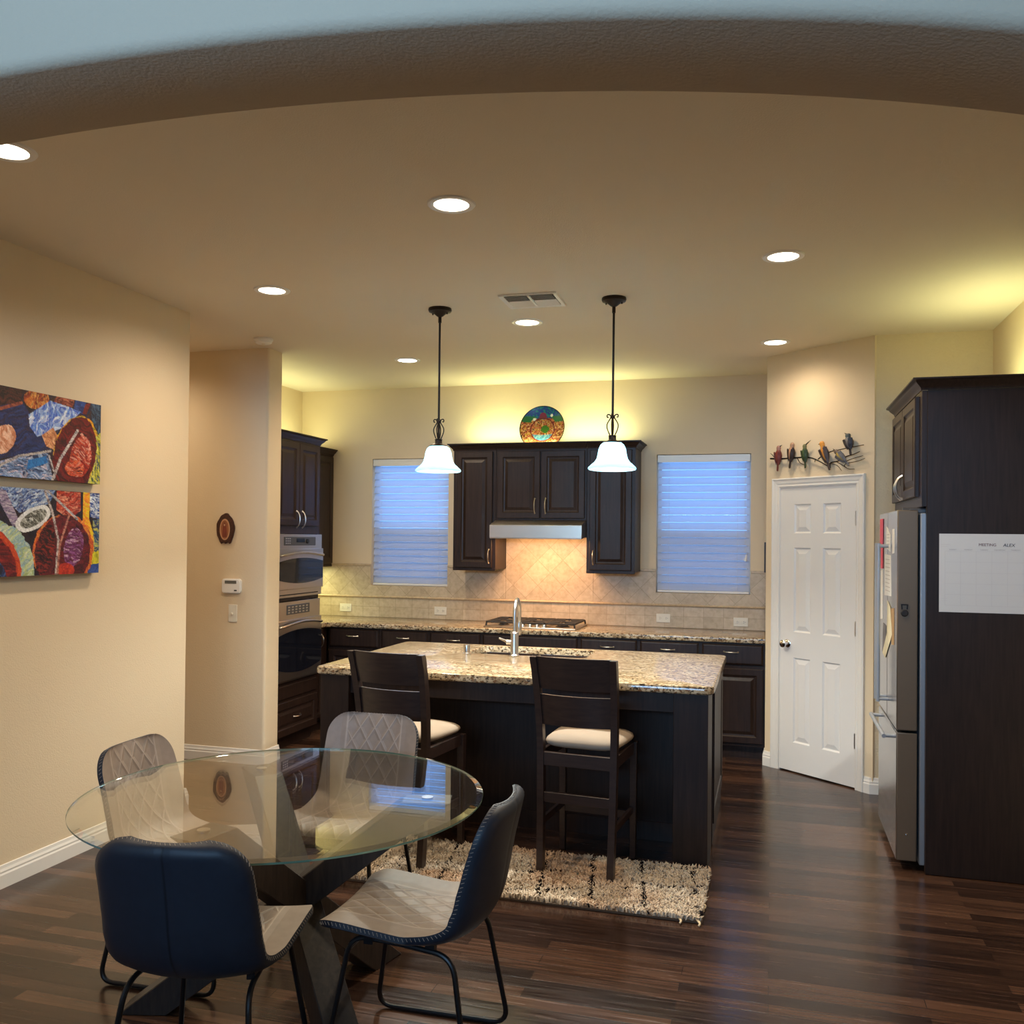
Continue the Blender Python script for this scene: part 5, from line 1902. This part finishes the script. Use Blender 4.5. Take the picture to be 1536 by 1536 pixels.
# ------------------------------------------------------------------ dining chairs (forward = +y)
def chair(label):
    t = thing('dining_chair', label, 'dining chair', (0, 0, 0), 0, 'dining chairs around the glass table')
    key = [(.262, .440), (.250, .460), (.20, .472), (.08, .460), (-.03, .449), (-.12, .449), (-.185, .470), (-.222, .520), (-.240, .590), (-.254, .680), (-.272, .770), (-.290, .838)]
    P = smooth_path([(0, y, z) for y, z in key], 8)
    s = [0]
    for p_, q in zip(P, P[1:]): s.append(s[-1] + (q - p_).length)
    L = s[-1]
    nv = 64; nu = 28
    def at(d):
        d = min(max(d, 0), L)
        for i in range(len(s) - 1):
            if d <= s[i + 1] + 1e-9:
                f = (d - s[i]) / (s[i + 1] - s[i]); return P[i].lerp(P[i + 1], f), (P[i + 1] - P[i]).normalized()
        return P[-1], (P[-1] - P[-2]).normalized()
    def width(d):
        q = d / L
        w = .230 if q < .45 else .230 - .014 * ((q - .45) / .55)
        e = min(d, .09); f = L - d
        if d < .085:
            r = .085; w = w - r + math.sqrt(max(0, r * r - (r - d) ** 2))
        if f < .105:
            r = .105; w = w - r + math.sqrt(max(0, r * r - (r - f) ** 2))
        return w
    ds = [L * (.5 - .5 * math.cos(PI * i / nv)) * .55 + L * i / nv * .45 for i in range(nv + 1)]
    inner, outer, arc = [], [], []
    for d in ds:
        c, tg = at(d)
        nrm = Vector((0, -tg.z, tg.y))          # points up for the seat and forward for the back
        if nrm.z < 0 and abs(nrm.z) > .5: nrm = -nrm
        nrm = Vector((0, tg.z, -tg.y))
        if nrm.z < 0: nrm = -nrm
        if abs(tg.z) > .7 and nrm.y < 0: nrm = -nrm
        q = d / L
        cv = .012 if q < .35 else .012 + .040 * min(1, (q - .35) / .25) - .030 * max(0, (q - .7) / .3)
        w = width(d)
        ri, ro = [], []
        for i in range(nu + 1):
            u = i / nu * 2 - 1
            p_ = c + nrm * (cv * abs(u) ** 2.2) + Vector((u * w, 0, 0))
            ri.append(p_)
            edge = max(0, (abs(u) - .8) / .2)
            e2 = max(0, 1 - min(d, L - d) / .03)
            th = .034 - .015 * max(edge, e2) ** 2
            ro.append(p_ - nrm * th + Vector((u * .004, 0, 0)))
        inner.append(ri); outer.append(ro); arc.append([(u_ / nu * 2 - 1) * w for u_ in range(nu + 1)])
    def grid(rows, name, mat, flip, extra=None):
        b = B(); uvl = b.loops.layers.uv.new('UVMap'); vv = [[b.verts.new(p_) for p_ in r] for r in rows]
        for j in range(nv):
            for i in range(nu):
                f = (vv[j][i], vv[j][i + 1], vv[j + 1][i + 1], vv[j + 1][i])
                idx = ((j, i), (j, i + 1), (j + 1, i + 1), (j + 1, i))
                if flip: f = f[::-1]; idx = idx[::-1]
                fc = b.faces.new(f)
                for lp, (jj, ii) in zip(fc.loops, idx): lp[uvl].uv = (arc[jj][ii], ds[jj])
        if extra: extra(b, vv, uvl)
        return obj(name, b, mat, t, ang=1.2)
    grid(inner, 'quilted_pad', M_PAD, False)
    # rim outline: ordered boundary
    bd = [(0, i) for i in range(nu + 1)] + [(j, nu) for j in range(1, nv + 1)] + [(nv, i) for i in range(nu - 1, -1, -1)] + [(j, 0) for j in range(nv - 1, 0, -1)]
    def rim(b, vv, uvl):
        iv = {k: b.verts.new(inner[k[0]][k[1]]) for k in bd}
        for k0, k1 in zip(bd, bd[1:] + bd[:1]):
            f = b.faces.new((vv[k0[0]][k0[1]], vv[k1[0]][k1[1]], iv[k1], iv[k0]))
            for lp in f.loops: lp[uvl].uv = (.2, .2)
        bmesh.ops.recalc_face_normals(b, faces=b.faces[:])
    grid(outer, 'back_shell', M_SHELL, True, rim)
    # stitches along the rim
    loop = [(inner[j][i] * .55 + outer[j][i] * .45) for j, i in bd]
    cen = sum(loop, Vector()) / len(loop)
    b = B()
    acc = 0; step = .0135
    for k in range(len(loop)):
        p_, q = loop[k], loop[(k + 1) % len(loop)]
        j, i = bd[k]
        sl = (q - p_).length
        pos = step - acc
        while pos < sl:
            c = p_.lerp(q, pos / sl); d_ = (q - p_).normalized()
            thk = (inner[j][i] - outer[j][i])
            tn = thk.normalized()
            out_ = d_.cross(tn).normalized()
            if out_.dot(c - Vector((0, c.y * .9, c.z * .98))) < 0: out_ = -out_
            a_ = c - tn * .0048 - d_ * .003 + out_ * .0008; e_ = c + tn * .0048 + d_ * .003 + out_ * .0008
            tube(b, [a_, e_], 0.0009, 4)
            pos += step
        acc = (acc + sl) % step
    obj('stitching', b, M_STITCH, t, smooth=False)
    # sled legs: one closed loop per side
    for sd in (-1, 1):
        pts = fillet([(sd * .158, .02, .408), (sd * .165, .170, .420), (sd * .218, .240, .0095), (sd * .222, -.235, .0095), (sd * .178, -.165, .398), (sd * .158, .02, .408)], .06, 7)
        b = B(); tube(b, pts, .0085, 10); obj('sled_leg', b, M_BLACKM, t)
    b = B(); tube(b, [(-.170, .183, .37), (.170, .183, .37)], .007, 10); obj('cross_bar', b, M_BLACKM, t)
    for sd in (-1, 1):
        for yy in (.11, -.09):
            b = B(); box(b, sd * .160 - .012, sd * .160 + .012, yy - .015, yy + .015, .400, .442)
            obj('seat_bracket', b, M_BLACKM, t, smooth=False)
    return t


cA = chair('dining chair in the left foreground, its dark blue-black back toward the camera')
cA.location = (-1.577, 2.366, 0); cA.rotation_euler = (0, 0, R(9))
dup(cA, (-1.076, 2.765, 0), R(91), 'dining chair in the right foreground, seen from the side facing left')
dup(cA, (-2.140, 3.065, 0), R(-88), 'dining chair beside the left wall, quilted front facing right')
dup(cA, (-1.742, 3.600, 0), R(181), 'dining chair at the far side of the table, quilted front toward the camera')
